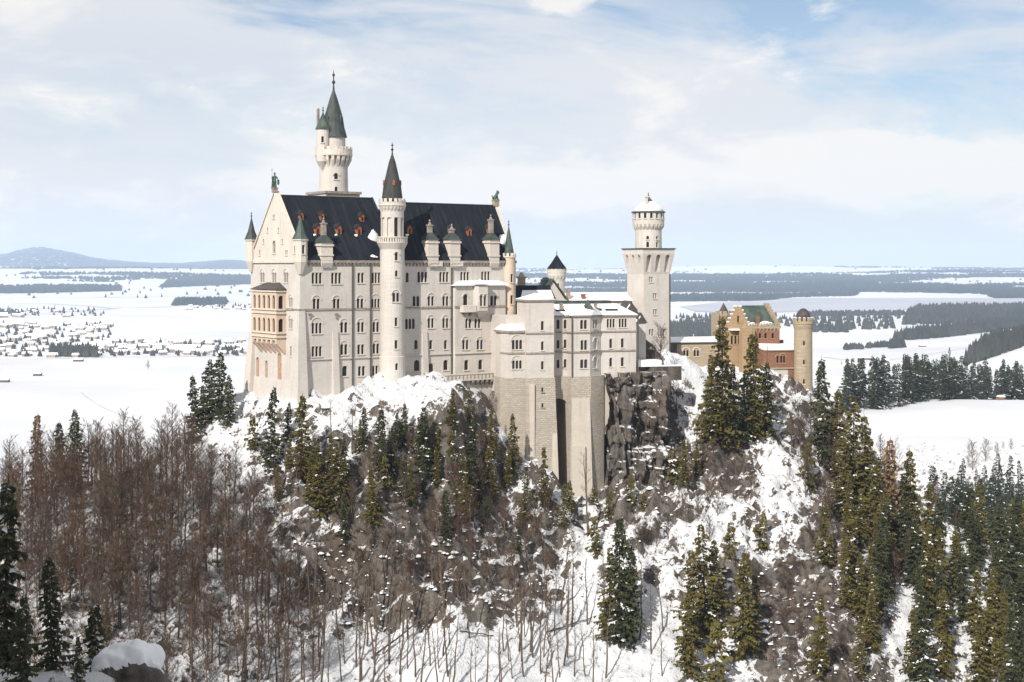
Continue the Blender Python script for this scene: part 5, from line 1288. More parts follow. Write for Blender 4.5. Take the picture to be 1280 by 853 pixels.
# --- spruces one can point to: (photo x of stem, photo y of foot, height in photo rows, kind, label)
ONE = [
 (903,568,178,'sun','tallest spruce, dark green, standing in front of the gatehouse stepped gable'),
 (889,560,120,'sun','spruce close left of the tallest spruce below the connecting wing'),
 (918,560,108,'dark','dark spruce tucked right behind the tallest spruce'),
 (944,555,145,'sun','tall slim spruce in front of the red brick gatehouse block'),
 (933,553,95,'dark','shorter dark spruce between the two tall gatehouse spruces'),
 (961,545,95,'dark','spruce beside bare stems right of the slim gatehouse spruce'),
 (273,532,96,'dark','tallest of the dark spruces left of the hall base'),
 (262,534,88,'dark','slender dark spruce in the clump left of the hall'),
 (243,535,70,'dark','leftmost dark spruce of the clump left of the hall'),
 (285,528,62,'dark','low dark spruce at the right end of the clump left of the hall'),
 (252,538,60,'dark','low spruce at the front of the clump left of the hall'),
 (338,592,112,'snowy','snow flecked spruce standing before the west gable foot'),
 (376,604,116,'sun','slim spruce before the corner buttress of the hall'),
 (400,655,105,'sun','bright olive spruce on the cliff below the bare courtyard tree'),
 (388,640,80,'sun','olive spruce left of the brightest one on the cliff'),
 (418,640,90,'sun','olive spruce leaning on the cliff, right of the brightest one'),
 (455,580,74,'dark','dark spruce on the ledge left of the stair tower foot'),
 (475,588,80,'dark','dark spruce on the ledge right under the stair tower'),
 (530,610,105,'snowy','snow dusted spruce on the cliff below the terrace'),
 (512,640,70,'sun','olive spruce at the foot of the snow dusted cliff spruce'),
 (546,600,70,'sun','small spruce right of the snow dusted cliff spruce'),
 (568,560,52,'dark','dark spruce on the steep edge of the crag below the terrace'),
 (592,600,80,'dark','dark slim spruce at the right shoulder of the crag'),
 (578,640,76,'sun','olive spruce midway down the right shoulder of the crag'),
 (497,570,58,'dark','dark spruce between the two ledges below the stair tower'),
 (430,610,64,'dark','dark spruce behind the leaning olive one on the cliff'),
 (466,650,70,'sun','olive spruce in the middle of the brown crag'),
 (360,560,60,'dark','dark spruce close to the hall corner'),
 (316,560,44,'young','low spruce left of the snow flecked one by the gable'),
 (615,640,62,'sun','olive spruce left of the lone one under the west foundation'),
 (641,592,78,'sun','lone spruce on the snow below the west stone foundation'),
 (680,640,84,'sun','spruce at the left foot of the tall stone foundation'),
 (704,664,62,'sun','small spruce in the dark slot below the foundation'),
 (745,690,46,'young','low green bush spruce under the rightmost foundation'),
 (857,612,66,'sun','broad olive spruce on the cliff right of the rock face'),
 (843,604,48,'young','short olive spruce beside the rock face'),
 (872,600,54,'sun','olive spruce under the tallest spruce'),
 (775,812,170,'snowy','big mixed dark spruce standing alone in the snow gully'),
 (762,800,120,'sun','narrow spruce at the left of the big gully spruce'),
 (788,806,130,'dark','dark spruce at the right of the big gully spruce'),
 (882,800,150,'sun','tall sunny spruce in the middle of the lower right slope'),
 (868,815,132,'sun','sunny spruce left of the tallest on the lower right slope'),
 (892,780,110,'sun','sunny spruce touching the tallest of the lower right slope'),
 (928,832,150,'sun','wide sunny spruce left of the grey rock wall'),
 (943,820,105,'sun','shorter spruce close to the grey rock wall'),
 (860,850,110,'sun','spruce at the bottom edge left of the wide one'),
 (895,860,86,'young','small spruce at the bottom edge below the wide one'),
 (1025,850,112,'sun','conical yellow green spruce right of the grey rock wall'),
 (1010,600,48,'young','small spruce on the snow ridge below the gatehouse'),
 (912,700,50,'young','little spruce in the snow field under the tall ones'),
 (953,690,52,'young','little spruce on the open snow left of the ridge'),
 (1155,860,120,'snowy','snow dusted pale spruce on the bright snow at lower right'),
 (1142,850,95,'sun','spruce left of the snow dusted one at lower right'),
 (1180,850,120,'sun','yellow tipped spruce right of the snow dusted one at lower right'),
 (1028,585,142,'dark','tall ragged dark spruce just right of the round gate tower'),
 (1045,600,118,'sun','dense spruce right of the ragged dark one by the gate tower'),
 (1066,640,150,'sun','olive spruce on the ridge spur with wide crown'),
 (1083,665,150,'sun','tall olive spruce highest on the right spur'),
 (1054,655,110,'sun','olive spruce low on the spur behind the snow ridge'),
 (1096,690,120,'sun','olive spruce ending the right spur row'),
 (1110,690,145,'larch','brownish bare larch on the right spur'),
 (1140,700,142,'sun','bright olive spruce against the snow meadow at right'),
 (1158,720,120,'sun','olive spruce right of the bright one at the meadow'),
 (1040,560,60,'larch','brown larch under the ragged dark spruce'),
 (46,572,58,'larch','rust brown larch on the far left skyline'),
 (92,570,62,'dark','dark green spruce on the far left skyline'),
 (77,572,48,'dark','small dark spruce beside the green one on the left skyline'),
 (172,590,42,'larch','brown larch in the leafless wood left of centre'),
 (135,800,60,'sun','green spruce deep in the leafless wood'),
]
for px, py, hp, k, lab in ONE:
    h = hit(px, py) or hit(px, py+20) or hit(px, py+45)
    if h is None: continue
    x, y, z = h
    # keep the foot at its depth but let the top reach the photo's row
    top = -(py-hp-HY)/FPX*y; hh = max(4., top-z)
    plant('spruce' if k != 'larch' else 'larch', TR.choice(SPR[k]), x, y, z, hh, lab, 'tree', None, TR)
# near dark spruces at the lower left, on this side of the gorge
for px, top, D, wd, lab in ((4, 588, 150, 1.1, 'big near dark spruce cut by the left edge of the picture'), (66, 688, 140, 1.0, 'near black green spruce second from the left edge'), (28, 735, 128, 1.0, 'near dark spruce low between the two leftmost ones'),
                            (122, 748, 150, .9, 'near thin dark spruce left of the snow capped boulder'), (96, 790, 132, .8, 'near low dark spruce touching the snow capped boulder'), (-24, 640, 138, 1.2, 'near dark spruce half outside the left edge')):
    x = (px-640)/FPX*D; z = ground(x, D); tz = -(top-HY)/FPX*D
    plant('spruce', TR.choice(SPR['dark']+SPR['snowy'][:1]), x, D, z, tz-z, lab, 'tree', None, TR)

def scatter(n, region, kind_name, pool, hmin, hmax, label, group, cat='tree', seed=0, mind=0., y0=200., cond=None, lean=.03):
    """n trees of one look, each its own object, feet spread over a stretch of hillside"""
    rg = random.Random(seed); out = []; tries = 0
    while len(out) < n and tries < n*40:
        tries += 1
        (x0, y0_, x1, y1_) = rg.choice(region) if isinstance(region, list) else region
        px, py = rg.uniform(x0, x1), rg.uniform(y0_, y1_)
        h = hit(px, py, y0)
        if h is None: continue
        x, y, z = h
        if cond and not cond(px, py, x, y): continue
        if mind and any((x-a)**2+(y-c)**2 < mind*mind for a, c in out): continue
        out.append((x, y)); plant(kind_name, rg.choice(pool), x, y, z, rg.uniform(hmin, hmax), label, cat, group, rg, lean)
    return len(out)
# leafless wood on the left slope
scatter(60, [(-20, 600, 250, 660), (0, 590, 240, 640)], 'bare_tree', BARE['wood'], 13, 18, 'leafless brown tree of the dense wood along the left ridge', 'bare trees of the left wood', seed=1, mind=3)
scatter(95, [(-20, 640, 330, 760), (30, 650, 260, 800)], 'bare_tree', BARE['wood'], 13, 19, 'leafless brown tree of the dense wood along the left ridge', 'bare trees of the left wood', seed=2, mind=3.2)
scatter(40, [(120, 760, 400, 900)], 'bare_tree', BARE['wood'], 13, 18, 'leafless tree in the thin wood low on the left slope', 'bare trees low on the left slope', seed=3, mind=3.4)
# brown thicket on the cliff under the hall
scatter(40, [(330, 620, 600, 760), (420, 640, 660, 760), (560, 640, 700, 720), (380, 580, 600, 660)], 'bare_tree', BARE['brush']+BARE['wood'][:2], 7, 12, 'bushy leafless tree on the brown cliff under the hall', 'bare trees on the cliff', seed=4, mind=2.5)
scatter(34, [(985, 540, 1120, 660), (1000, 520, 1050, 600), (1080, 640, 1180, 760)], 'bare_tree', BARE['wood'], 9, 15, 'leafless tree among the spruces of the right spur', 'bare trees of the right spur', seed=5, mind=2.5)
# thin poles standing in the snow below the cliff
scatter(120, [(280, 740, 560, 880), (330, 770, 660, 880), (400, 770, 830, 900), (640, 760, 720, 860)], 'slender_tree', BARE['pole'], 10, 20, 'thin bare stem rising from the snow slope below the cliff', 'thin stems on the snow slope', seed=6, mind=1.8, lean=.09)
# spruces crowding the lower right corner and the spur
scatter(52, [(1185, 690, 1300, 900), (1090, 690, 1180, 800), (1200, 660, 1290, 760)], 'spruce', SPR['sun'][:3]+SPR['dark']*2, 15, 27, 'olive green spruce crowding the lower right corner', 'spruces of the lower right corner', seed=7, mind=3.2)
scatter(18, [(1030, 620, 1120, 760), (1050, 700, 1100, 860)], 'spruce', SPR['sun'], 12, 19, 'olive spruce on the broken ground of the right spur', 'spruces of the right spur', seed=8, mind=3)
scatter(14, [(380, 560, 580, 660), (690, 620, 850, 700)], 'young_spruce', SPR['young'], 4, 8, 'small green spruce clinging to the castle cliff', 'young spruces on the cliff', seed=9, mind=3)
scatter(26, [(340, 560, 620, 660), (560, 520, 625, 640), (420, 600, 660, 700)], 'spruce', SPR['dark']+SPR['sun'][4:], 8, 14, 'slender dark spruce on the broken crag below the hall', 'slender spruces of the crag', seed=19, mind=4)
# two bare trees standing by the walls
def merged_wood(name, trees, lod=1):
    V = []; F = []; MI = []; mats = []; off = 0
    for (tm, cm, H), x, y, z, h, rz in trees:
        for me in (tm, cm):
            n = len(me.vertices); v = np.empty(n*3); me.vertices.foreach_get('co', v); v = v.reshape(-1, 3)*(h/H); c_, s_ = math.cos(rz), math.sin(rz)
            V.append(np.stack([v[:, 0]*c_-v[:, 1]*s_+x, v[:, 0]*s_+v[:, 1]*c_+y, v[:, 2]+z-.3], 1))
            me.calc_loop_triangles(); nt_ = len(me.loop_triangles); f = np.empty(nt_*3, dtype=np.int32); me.loop_triangles.foreach_get('vertices', f); pi = np.empty(nt_, dtype=np.int32); me.loop_triangles.foreach_get('material_index', pi)
            lut = []
            for mt in me.materials:
                if mt not in mats: mats.append(mt)
                lut.append(mats.index(mt))
            F.append(f.reshape(-1, 3)+off); MI.append(np.array(lut)[pi]); off += n
    o = obj_np(name, np.concatenate(V), np.concatenate(F), mats, mi=np.concatenate(MI)); tag(o, kind='stuff')
def lots(n, region, pool, hmin, hmax, seed, mind=0.):
    rg = random.Random(seed); out = []; k = 0
    while len(out) < n and k < n*30:
        k += 1; r = rg.choice(region); h = hit(rg.uniform(r[0], r[2]), rg.uniform(r[1], r[3]))
        if h is None: continue
        if mind and any((h[0]-o[1])**2+(h[1]-o[2])**2 < mind*mind for o in out): continue
        out.append((rg.choice(pool), *h, rg.uniform(hmin, hmax), rg.uniform(0, 6.28)))
    return out
# the rest of the leafless wood and the thicket, where single trees cannot be told apart
merged_wood('leafless_wood', lots(60, [(-20, 595, 300, 740), (-20, 720, 360, 860), (250, 620, 400, 800)], BARE['wood'], 10, 17, 31, 1.5))
merged_wood('cliff_thicket', lots(60, [(350, 585, 620, 740), (430, 640, 700, 770), (240, 560, 420, 680), (600, 520, 640, 620), (650, 640, 720, 720)], BARE['brush'], 3.5, 8, 32)
  +lots(75, [(985, 530, 1130, 640), (1020, 620, 1130, 760), (830, 500, 940, 620), (760, 620, 900, 700), (960, 700, 1100, 850), (1180, 560, 1280, 700)], BARE['brush'], 3, 8, 33))
def lone(px, foot, top, D, mesh, lab, dz=0):
    x = (px-640)/FPX*D; z = -(foot-HY)/FPX*D; plant('bare_tree', mesh, x, D, min(z, ground(x, D)+1.5), -(top-HY)/FPX*D-z, lab, 'tree', None, TR)
lone(412, 535, 446, 340, bare_meshes(901, 17, 'twigs_grey', 9, .34, .42, .35), 'sparse bare tree in front of the hall wall between two buttresses')
lone(440, 520, 462, 343, bare_meshes(902, 12, 'twigs_grey', 8, .34, .35, .35), 'small bare sapling right of the sparse tree at the hall wall')
lone(824, 462, 398, 396, bare_meshes(903, 15, 'twigs', 30, .36, .28, 1.0), 'round crowned leafless tree in front of the square tower')
lone(846, 465, 428, 398, bare_meshes(904, 9, 'twigs', 18, .34, .25, .8), 'small leafless tree right of the square tower')
lone(955, 552, 425, 412, bare_meshes(905, 26, 'twigs_grey', 12, .12, .4, .5), 'tall thin bare stem in front of the gatehouse brick wing')
lone(1118, 640, 545, 430, bare_meshes(906, 20, 'twigs_grey', 22, .3, .25, .7), 'pale leafless tree against the snow meadow on the right')
lone(735, 665, 560, 360, bare_meshes(907, 17, 'twigs_red', 10, .18, .4, .5), 'thin rusty bare tree against the smooth foundation buttress')
# fallen logs on the snow
def log(p0, p1, r, lab):
    a = hit(*p0); c = hit(*p1)
    if a is None or c is None: return
    mid = ((a[0]+c[0])/2, (a[1]+c[1])/2); L = Vector(c)-Vector(a); b = MB(); n = 6
    for i in range(n):
        q0 = L*(i/n-.5); q1 = L*((i+1)/n-.5); j = Vector((0, 0, .12*math.sin(i*2.1))); j1 = Vector((0, 0, .12*math.sin((i+1)*2.1)))
        b.tube(tuple(q0+j), tuple(q1+j1), r*(1-.5*i/n), r*(1-.5*(i+1)/n), 7)
    o = b.build('fallen_log', M['log'], None, loc=(mid[0], mid[1], (a[2]+c[2])/2+r*.6)); tag(o, lab, 'log')
    m = L.length
    for k in range(3):
        q = L*(-.2+.22*k); s = MB(); s.tube((0, 0, 0), (.3*(k-1), -.5, .9), r*.3, .03, 5); s.build('branch_stub', M['log'], o, loc=tuple(q))
log((464, 829), (553, 764), .24, 'long dark fallen log slanting across the snow slope'); log((683, 797), (740, 776), .2, 'dead brown log lying below the gully'); log((575, 793), (617, 797), .17, 'short fallen log between thin stems')
log((486, 769), (515, 771), .2, 'thin fallen trunk near the foot of the brown cliff'); log((681, 852), (692, 819), .18, 'leaning dead stem at the bottom edge'); log((1108, 653), (1141, 641), .2, 'pale snowy dead trunk lying on the right spur')

# brushwood, saplings and dead grass all over the broken ground: nobody could count it
def undergrowth():
    rg = np.random.default_rng(3); V = []; F = []
    px = rg.uniform(-10, 1290, 90000); py = rg.uniform(480, 900, 90000)
    S, C_ = place_attr(px, py)
    keep = rg.random(90000) < np.clip((.72-S)*1.1, .02, .6)
    px, py = px[keep], py[keep]; n0 = 0
    for a, c in zip(px, py):
        h = hit(a, c)
        if h is None: continue
        x, y, z = h; s = rg.uniform(.5, 1.7)*(1.8 if a < 320 and rg.random() < .4 else 1.); m = int(rg.integers(7, 13))
        ang = rg.uniform(0, 2*PI, m); tilt = rg.uniform(.1, 1.1, m); L = s*rg.uniform(.6, 1.4, m)
        dx, dy, dz = np.cos(ang)*np.sin(tilt)*L, np.sin(ang)*np.sin(tilt)*L, np.cos(tilt)*L
        w = .028+.022*rg.random(m); qa = rg.uniform(0, 2*PI, m)
        o = np.stack([x+rg.uniform(-.3, .3, m), y+rg.uniform(-.3, .3, m), np.full(m, z-.1)], 1)
        sd = np.stack([w*np.cos(qa), w*np.sin(qa), np.zeros(m)], 1); tip = o+np.stack([dx, dy, dz], 1)
        V.append(np.stack([o-sd, o+sd, tip], 1).reshape(-1, 3)); n0 += m
    V = np.concatenate(V); F = np.arange(len(V)).reshape(-1, 3)
    ob = obj_np('undergrowth', V, F, [M['twigs'], M['twigs_red'], M['needles']], mi=np.repeat(rg.choice(3, len(F)//4+1, p=[.6, .34, .06]), 4)[:len(F)]); tag(ob, kind='stuff')
undergrowth()

# clods of snow caught on ledges, stumps and brush all over the crags
def clods():
    rg = np.random.default_rng(14); n = 16000; px = rg.uniform(200, 1200, n); py = rg.uniform(480, 860, n); S, C_ = place_attr(px, py)
    k = (rg.random(n) < np.clip(C_*1.1-.25, 0, .6)*np.clip(1.25-S, .1, 1)) & (fbm(px/16, py/11, 3, 5)+.2*rg.random(n) > .70); V = []; F = []; off = 0
    base = [(1, 0, 0), (.5, .87, 0), (-.5, .87, 0), (-1, 0, 0), (-.5, -.87, 0), (.5, -.87, 0), (.55, .1, .55), (-.3, .45, .6), (-.25, -.5, .5), (0, 0, .75)]
    fc = [(0, 1, 6), (1, 7, 6), (1, 2, 7), (2, 3, 7), (3, 8, 7), (3, 4, 8), (4, 5, 8), (5, 6, 8), (5, 0, 6), (6, 7, 9), (7, 8, 9), (8, 6, 9)]
    B_ = np.array(base); Fc = np.array(fc)
    for a, c in zip(px[k], py[k]):
        h = hit(a, c)
        if h is None: continue
        s = rg.uniform(.12, .42)*(2.2 if rg.random() < .12 else 1); t = rg.uniform(0, 6.28); c_, s_ = math.cos(t), math.sin(t); q = B_*[s*rg.uniform(.8, 1.5), s, s*rg.uniform(.7, 1.1)]*rg.uniform(.8, 1.2, (10, 3))
        V.append(np.stack([h[0]+q[:, 0]*c_-q[:, 1]*s_, h[1]-.3+q[:, 0]*s_+q[:, 1]*c_, h[2]+.05+q[:, 2]+rg.uniform(0, .5)], 1)); F.append(Fc+off); off += 10
    tag(obj_np('snow_clods', np.concatenate(V), np.concatenate(F), M['snow'], smooth=True), kind='stuff')
clods()

# snow capped boulder on the near bank
def boulder():
    D = 138.; x = (166-640)/FPX*D; z = -(836-HY)/FPX*D
    t = empty('boulder', (x, D, z-1.5), 0, 'dark mossy boulder under a thick curved cap of snow at lower left', 'boulder')
    rg = np.random.default_rng(4); nu, nv = 120, 70
    U, V = np.meshgrid(np.linspace(0, 2*PI, nu), np.linspace(0, PI, nv))
    X = np.sin(V)*np.cos(U); Y = np.sin(V)*np.sin(U); Zc = np.cos(V)
    k = 3.3*(1+.9*(fbm(X*1.3+5, Y*1.3+Zc*1.7+9, 4, 8)-.5))
    cond = X*-.30+Zc*.95+.42*Y-.42+.55*(fbm(X*2.2+2, Zc*2.2+Y*2+4, 3, 18)-.5); offs = .62*sstep(-.02, .22, cond)-.06
    def sh(e, nm, mt, keep=None, smooth=False):
        v = np.stack([(X*(k+e)*1.02).ravel(), (Y*(k+e)*.9).ravel(), (Zc*(k+e)*1.15-.6).ravel()], 1); f = grid_faces(nu, nv)
        if keep is not None: f = f[keep.ravel()[f].all(1)]
        me = mesh_np(nm, v, f, mt, smooth=smooth); o = bpy.data.objects.new(nm, me); COL.objects.link(o); o.parent = t
    sh(0*k, 'rock_body', M['rock']); sh(offs, 'snow_cap', M['snow'], cond > -.03, True)
boulder()

# unseen slope added out of frame on the left, shaped to shade the near bank
def spur():
    nu, nv = 70, 50; U, V = np.meshgrid(np.linspace(-300, -60, nu), np.linspace(-80, 112, nv))
    h = -32+94*(1-sstep(-88, -60, U))+16*(fbm(U/25, V/25, 4, 91)-.5)
    e_ = sstep(78, 112, V); h = h*(1-e_)-45*e_
    o = obj_np('shade_slope', np.stack([U.ravel(), V.ravel(), h.ravel()], 1), grid_faces(nu, nv), M['hill'], {'snowy': np.full(nu*nv, .5)}); tag(o, kind='structure')
spur()
# ------------------------------------------------------------------ the plain and the hills beyond
def cones(name, X, Y, Z, Hh, Rr, mats, mi=None, sides=5, kind='stuff'):
    n = len(X); rg = np.random.default_rng(len(X)); th = rg.uniform(0, 6.28, n)
    ang = th[:, None]+np.arange(sides)[None]*2*PI/sides
    ring = np.stack([X[:, None]+Rr[:, None]*np.cos(ang), Y[:, None]+Rr[:, None]*np.sin(ang), np.repeat((Z+.04*Hh)[:, None], sides, 1)], 2)
    tip = np.stack([X, Y, Z+Hh], 1)[:, None]
    v = np.concatenate([ring, tip], 1).reshape(-1, 3); base = np.arange(n)[:, None]*(sides+1)
    i = np.arange(sides)[None]; f = np.stack([base+i, base+(i+1) % sides, np.broadcast_to(base+sides, (n, sides))], 2).reshape(-1, 3)
    o = obj_np(name, v, f, mats, mi=None if mi is None else np.repeat(mi, sides)); tag(o, kind=kind); return o
def in_poly(x, y, poly):
    c = np.zeros(x.shape, bool); j = len(poly)-1
    for i in range(len(poly)):
        (xi, yi), (xj, yj) = poly[i], poly[j]
        c ^= ((yi > y) != (yj > y)) & (x < (xj-xi)*(y-yi)/(yj-yi+1e-12)+xi); j = i
    return c
def wood(name, polypx, n, h, r, mat, seed):
    """a distant wood that reads as one mass, filling a stretch of the plain"""
    rg = np.random.default_rng(seed); W_ = [G(a, c) for a, c in polypx]; xs = [p[0] for p in W_]; ys = [p[1] for p in W_]
    x = rg.uniform(min(xs), max(xs), n*6); y = rg.uniform(min(ys), max(ys), n*6); k = in_poly(x, y, W_); x, y = x[k][:n], y[k][:n]
    cones(name, x, y, zfar(x, y), h*rg.uniform(.65, 1.15, len(x)), r*rg.uniform(.7, 1.3, len(x)), M[mat])
def ex(poly): return poly
# belts on the right
wood('far_wood', [(1118, 426.5), (1160, 424), (1200, 420), (1290, 408.5), (1420, 402), (1420, 396), (1280, 402), (1200, 411), (1150, 416.5), (1125, 421)], 2600, 25, 6.5, 'forest_mid', 1)
wood('far_wood', [(1128, 407), (1180, 405), (1240, 402), (1420, 397), (1420, 384), (1285, 384.5), (1200, 385), (1150, 387), (1135, 393)], 3800, 26, 8, 'forest_mid', 2)
wood('far_wood', [(1206, 472), (1300, 470), (1420, 466), (1420, 418), (1290, 421), (1255, 429), (1233, 444)], 3400, 26, 6, 'forest_mid', 3)
wood('far_wood', [(1060, 416), (1000, 416), (1000, 411.5), (1060, 411.5)], 90, 22, 6, 'forest_mid', 4)
wood('far_wood', [(1000, 396), (1130, 394.5), (1130, 392.5), (1000, 393.5)], 200, 18, 12, 'forest_mid', 5)
wood('far_wood', [(838, 424), (905, 421), (905, 406), (838, 408)], 420, 22, 8, 'forest_mid', 6)
wood('far_wood', [(1112, 436), (1131, 435), (1131, 431), (1112, 431)], 120, 17, 5, 'forest_mid', 7)
wood('far_wood', [(1056, 438), (1080, 437), (1080, 434.5), (1056, 435)], 60, 12, 5, 'forest_mid', 8)
wood('far_wood', [(1083, 436), (1112, 434), (1112, 431.5), (1083, 433)], 70, 11, 5, 'forest_mid', 9)
# on the left
wood('far_wood', [(217, 382.5), (281, 381), (283, 376.5), (220, 377.5)], 700, 25, 14, 'forest', 10)
wood('far_wood', [(62, 446), (121, 447), (121, 443), (64, 441.5)], 170, 22, 6, 'forest_mid', 11)
wood('far_wood', [(200, 363.5), (312, 361), (312, 358), (210, 359.5)], 900, 24, 22, 'forest', 12)
wood('far_wood', [(-60, 369), (50, 368.5), (150, 366.5), (150, 363), (60, 363), (-60, 364.5)], 1500, 26, 22, 'forest', 13)
wood('far_wood', [(-60, 394), (28, 393), (28, 390), (-60, 390)], 120, 15, 8, 'forest_mid', 14)
# scattered trees over the meadows, too small and many to tell apart
rg = np.random.default_rng(21)
def strew(name, spec, mat, seed):
    rg = np.random.default_rng(seed); X = []; Y = []; H_ = []
    for (x0, y0, x1, y1, n, h) in spec:
        for _ in range(n):
            a, c = G(rg.uniform(x0, x1), rg.uniform(y0, y1)); X.append(a); Y.append(c); H_.append(h*rg.uniform(.6, 1.25))
    X, Y, H_ = map(np.array, (X, Y, H_)); cones(name, X, Y, zfar(X, Y), H_, H_*.26+1.2, M[mat])
strew('meadow_trees', [(1000, 402, 1120, 412, 60, 24), (1010, 396, 1135, 402, 60, 20), (1020, 411, 1110, 413, 26, 24), (0, 386, 130, 396, 60, 14), (0, 405, 140, 446, 130, 13), (130, 428, 312, 446, 110, 11), (240, 380, 312, 386, 30, 14), (900, 396, 1000, 410, 80, 18), (845, 396, 900, 404, 40, 18)], 'forest_mid', 31)
# woods and hedges of the hills beyond the lake
def hill_woods():
    rg = np.random.default_rng(9); n = 150000
    D = np.exp(rg.uniform(math.log(6300), math.log(27000), n)); px = rg.uniform(-140, 1420, n); x = (px-640)/FPX*D; y = D
    f = fbm(x/2300+3, y/1050, 3, 77); g = fbm(x/500, y/420, 3, 78)
    thr = np.where(px < 330, .60, .520)+.06*np.exp(-((px-1130)/130.)**2)
    thr = np.where((px < 330) & (D > 18500), .12, thr)
    thr = thr+np.where((px < 260) & (D > 8500) & (D < 19000), .05, 0)
    k = (f+.25*(g-.5) > thr)
    lw = np.array(lkw); k &= ~in_poly(x, y, [tuple(p) for p in lkw])
    k &= ~((px < 330) & (D < 7200))
    k &= ~((px > 700) & (D < 6500))
    k |= (rg.random(n) < .006) & ~in_poly(x, y, [tuple(p) for p in lkw]) & (D > 7500)
    x, y, D = x[k], y[k], D[k]; print('hill woods', len(x))
    cones('hill_woods', x, y, zfar(x, y)-2, rg.uniform(15, 27, len(x)), np.maximum(9, 2.2*D/FPX)*rg.uniform(.7, 1.4, len(x))*(1+1.2*(D > 18500)*((x/D*FPX+640) < 330)), M['forest'], sides=4)
hill_woods()
# solitary conifers of the meadow on the right, and the trees of the shelf
def far_tree(px, py, hp, D, lab, group=None, pool='far', name='spruce'):
    x = (px-640)/FPX*D; z = ground(x, D) if D < 700 else float(zfar(x, D)); top = -(py-hp-HY)/FPX*D
    plant(name, TR.choice(SPR[pool]), x, D, z, max(8, min(34, top-z)), lab, 'tree', group, TR)
for px, py, hp, D, lab in ((1187, 452, 17, 2350, 'solitary spruce on the snow field, left of two beside the dark hill wood'), (1217, 453, 19, 2350, 'solitary spruce on the snow field beside the edge of the dark hill wood')):
    x = (px-640)/FPX*D; plant('spruce', SPR['far'][0], x, D, float(zfar(x, D)), 27, lab, 'tree', None, TR)
SH = random.Random(5)
def shelf_row(n, pxa, pxb, Da, Db, hmin, hmax, lab, grp, cond=None, pool='far'):
    k = 0
    while k < n:
        px = SH.uniform(pxa, pxb); D = SH.uniform(Da, Db)
        if cond and not cond(px, D): continue
        x = (px-640)/FPX*D; z = ground(x, D) if D < 700 else float(zfar(x, D)); plant('spruce', SH.choice(SPR[pool]), x, D, z, SH.uniform(hmin, hmax), lab, 'tree', grp, SH); k += 1
belt0 = lambda px: 815+(px-1060)*1.05
shelf_row(100, 1055, 1310, 800, 1200, 24, 33, 'grey green spruce in the belt across the snow meadow on the right', 'spruces of the meadow belt', lambda px, D: belt0(px) < D < belt0(px)+75)
shelf_row(46, 1180, 1320, 480, 600, 15, 22, 'small dark spruce on the slope at the right edge below the meadow', 'spruces below the meadow')
def belt_mass():
    rg = random.Random(15); T = []
    LOD = [spruce_meshes(s, 26, .45, 'needles_far', .10, 1.25) for s in (35, 36, 37)]
    for _ in range(230):
        px = rg.uniform(1130, 1330); D = belt0(px)+rg.uniform(60, 230+(px > 1180)*250); x = (px-640)/FPX*D; T.append((rg.choice(LOD), x, D, float(zfar(x, D)), rg.uniform(24, 33), rg.uniform(0, 6)))
    for _ in range(170):
        px = rg.uniform(1165, 1330); D = rg.uniform(450, 610); x = (px-640)/FPX*D; T.append((rg.choice(LOD), x, D, ground(x, D), rg.uniform(14, 21), rg.uniform(0, 6)))
    merged_wood('spruce_wood', T)
belt_mass()
for px, D, h, lab in ((1216, 640, 14, 'brown bare bushy tree standing alone on the snow meadow'), (1232, 655, 11, 'smaller bare bush beside the lone brown tree on the meadow')):
    x = (px-640)/FPX*D; plant('bare_tree', BARE['brush'][1], x, D, float(ground(x, D)), h, lab, 'tree', None, TR)

# ------------------------------------------------------------------ houses of the plain
def house_mesh(w, d, h, roof):
    b = MB(); b.box(-w/2, w/2, -d/2, d/2, -1, h, 0)
    b.add([(-w/2-.6, -d/2-.8, h-.1), (w/2+.6, -d/2-.8, h-.1), (w/2+.6, d/2+.8, h-.1), (-w/2-.6, d/2+.8, h-.1), (-w/2-.6, 0, h+roof), (w/2+.6, 0, h+roof)], [(3, 2, 1, 0), (0, 1, 5, 4), (2, 3, 4, 5), (1, 2, 5), (3, 0, 4)], 1)
    for i in range(3): b.box(-w/2+w*(i+.5)/3-.6, -w/2+w*(i+.5)/3+.6, -d/2-.05, -d/2+.1, h*.35, h*.35+1.4, 2)
    return b.mesh('village_house', [M['farwall'], M['snow'], M['slate_brown']])
HM = [house_mesh(14, 10, 6, 4.2), house_mesh(18, 11, 5.5, 4.5), house_mesh(11, 9, 5, 3.6), house_mesh(24, 13, 6.5, 5)]
HR = random.Random(8)
def houses(n, x0, y0, x1, y1, lab, grp):
    for _ in range(n):
        X, Y = G(HR.uniform(x0, x1), HR.uniform(y0, y1)); o = bpy.data.objects.new('village_house', HR.choice(HM)); COL.objects.link(o); o.location = (X, Y, PLAIN); o.rotation_euler = (0, 0, HR.uniform(-.9, .9)); s = HR.uniform(.8, 1.15); o.scale = (s, s, s)
        tag(o, lab, 'house', grp)
houses(95, -20, 404, 140, 448, 'snow roofed house of the village on the plain at left', 'houses of the left village')
houses(60, 130, 428, 314, 445, 'snow roofed house in the strung out hamlet on the plain left of the hall', 'houses of the hamlet')
houses(30, -10, 386, 95, 398, 'snow roofed house at the far end of the village on the plain', 'houses at the far end of the village')
houses(14, 235, 380, 314, 388, 'snow roofed farm beside the small wood on the far plain', 'farms by the far wood')
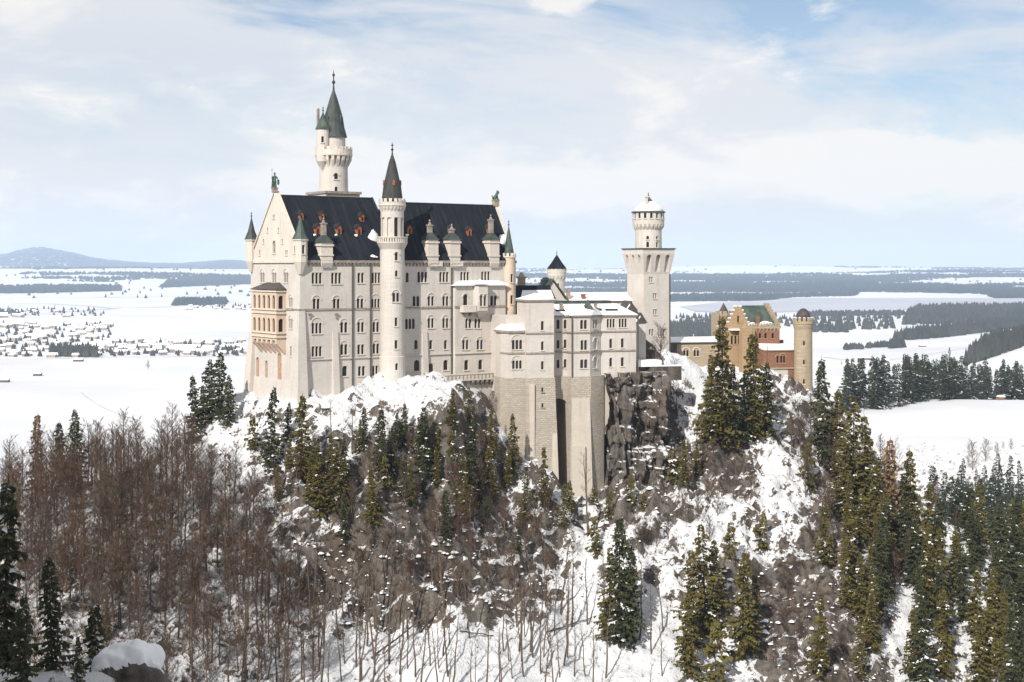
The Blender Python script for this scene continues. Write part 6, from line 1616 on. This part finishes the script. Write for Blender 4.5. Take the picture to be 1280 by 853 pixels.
def barn(px, py, L, lab, rz=0., mi=3):
    D = PLAIN/-(py-HY)*FPX; x = (px-640)/FPX*D; s = L/24.; t = empty('barn', (x, D, PLAIN), rz, lab, 'barn')
    b = MB().box(-L/2, L/2, -5, 5, -1, 3.6); b.build('wall', M['bark'], t)
    MB().add([(-L/2-.8, -6, 3.5), (L/2+.8, -6, 3.5), (L/2+.8, 6, 3.5), (-L/2-.8, 6, 3.5), (-L/2-.8, 0, 6.6), (L/2+.8, 0, 6.6)], [(3, 2, 1, 0), (0, 1, 5, 4), (2, 3, 4, 5), (1, 2, 5), (3, 0, 4)]).build('roof', M['snow'], t)
barn(1081, 450, 24, 'long snow roofed barn on the open field right of the gate tower'); barn(1061, 460, 12, 'small dark hut left of the field bush below the long barn'); barn(1106, 453, 11, 'small hut on the snow field right of the field bush'); barn(1153, 434, 14, 'barn alone on the snow field below the wooded belt')
barn(47, 470, 11, 'tiny hut alone on the empty snow plain at far left'); barn(98, 452, 16, 'low shed before the tree clump at the edge of the left village'); barn(5, 478, 14, 'dark hut at the left edge of the plain')
def bush(px, py, r, lab):
    D = PLAIN/-(py-HY)*FPX; x = (px-640)/FPX*D; plant('field_bush', BARE['brush'][2], x, D, PLAIN, r, lab, 'bush', None, TR)
bush(1106, 457, 9, 'round leafless bush on the snow field between two huts'); bush(185, 462, 16, 'single leafless tree on the white plain left of the hall'); bush(1052, 457, 8, 'low leafless bush left of the long barn')
# red shed by the meadow belt
def shed():
    D = 960.; x = (1251-640)/FPX*D; z = float(zfar(x, D)); t = empty('field_shed', (x, D, z), .3, 'little red wooden shed at the edge of the meadow belt', 'shed')
    MB().box(-1.9, 1.9, -2, 2, -1, 2.2).build('wall', M['brick'], t)
    MB().prism_x([(-2.4, 2.2), (2.4, 2.2), (0, 3.4)], -2.3, 2.3).build('roof', M['snow'], t)
shed()
# slack cable over the left wood
def cable():
    a = Vector((-190, 620, -52-0)); c = Vector((-78, 330, -33)); b = MB(); n = 16
    a = Vector(((102-640)/FPX*620, 620, -(491-HY)/FPX*620)); c = Vector(((175-640)/FPX*345, 345, -(526-HY)/FPX*345))
    for i in range(n):
        t0, t1 = i/n, (i+1)/n; q = lambda t: tuple(a+(c-a)*t-Vector((0, 0, 6*4*t*(1-t)*.25)))
        b.tube(q(t0), q(t1), .06, .06, 4)
    tag(b.build('overhead_cable', M['iron']), 'thin slack cable running down over the left wood', 'cable')
cable()
# ------------------------------------------------------------------ air
def haze():
    b = MB().box(-19500, 19500, -900, 31800, -260, 420); o = b.build('haze', [], None)
    m = bpy.data.materials.new('haze'); m.use_nodes = True; N = m.node_tree.nodes; N.clear()
    out = N.new('ShaderNodeOutputMaterial'); v = N.new('ShaderNodeVolumePrincipled'); v.inputs['Color'].default_value = (.60, .75, .98, 1); v.inputs['Density'].default_value = HAZE; v.inputs['Anisotropy'].default_value = .0
    m.node_tree.links.new(v.outputs[0], out.inputs['Volume']); o.data.materials.append(m); tag(o, kind='stuff')
HAZE = 4.1e-5
haze()
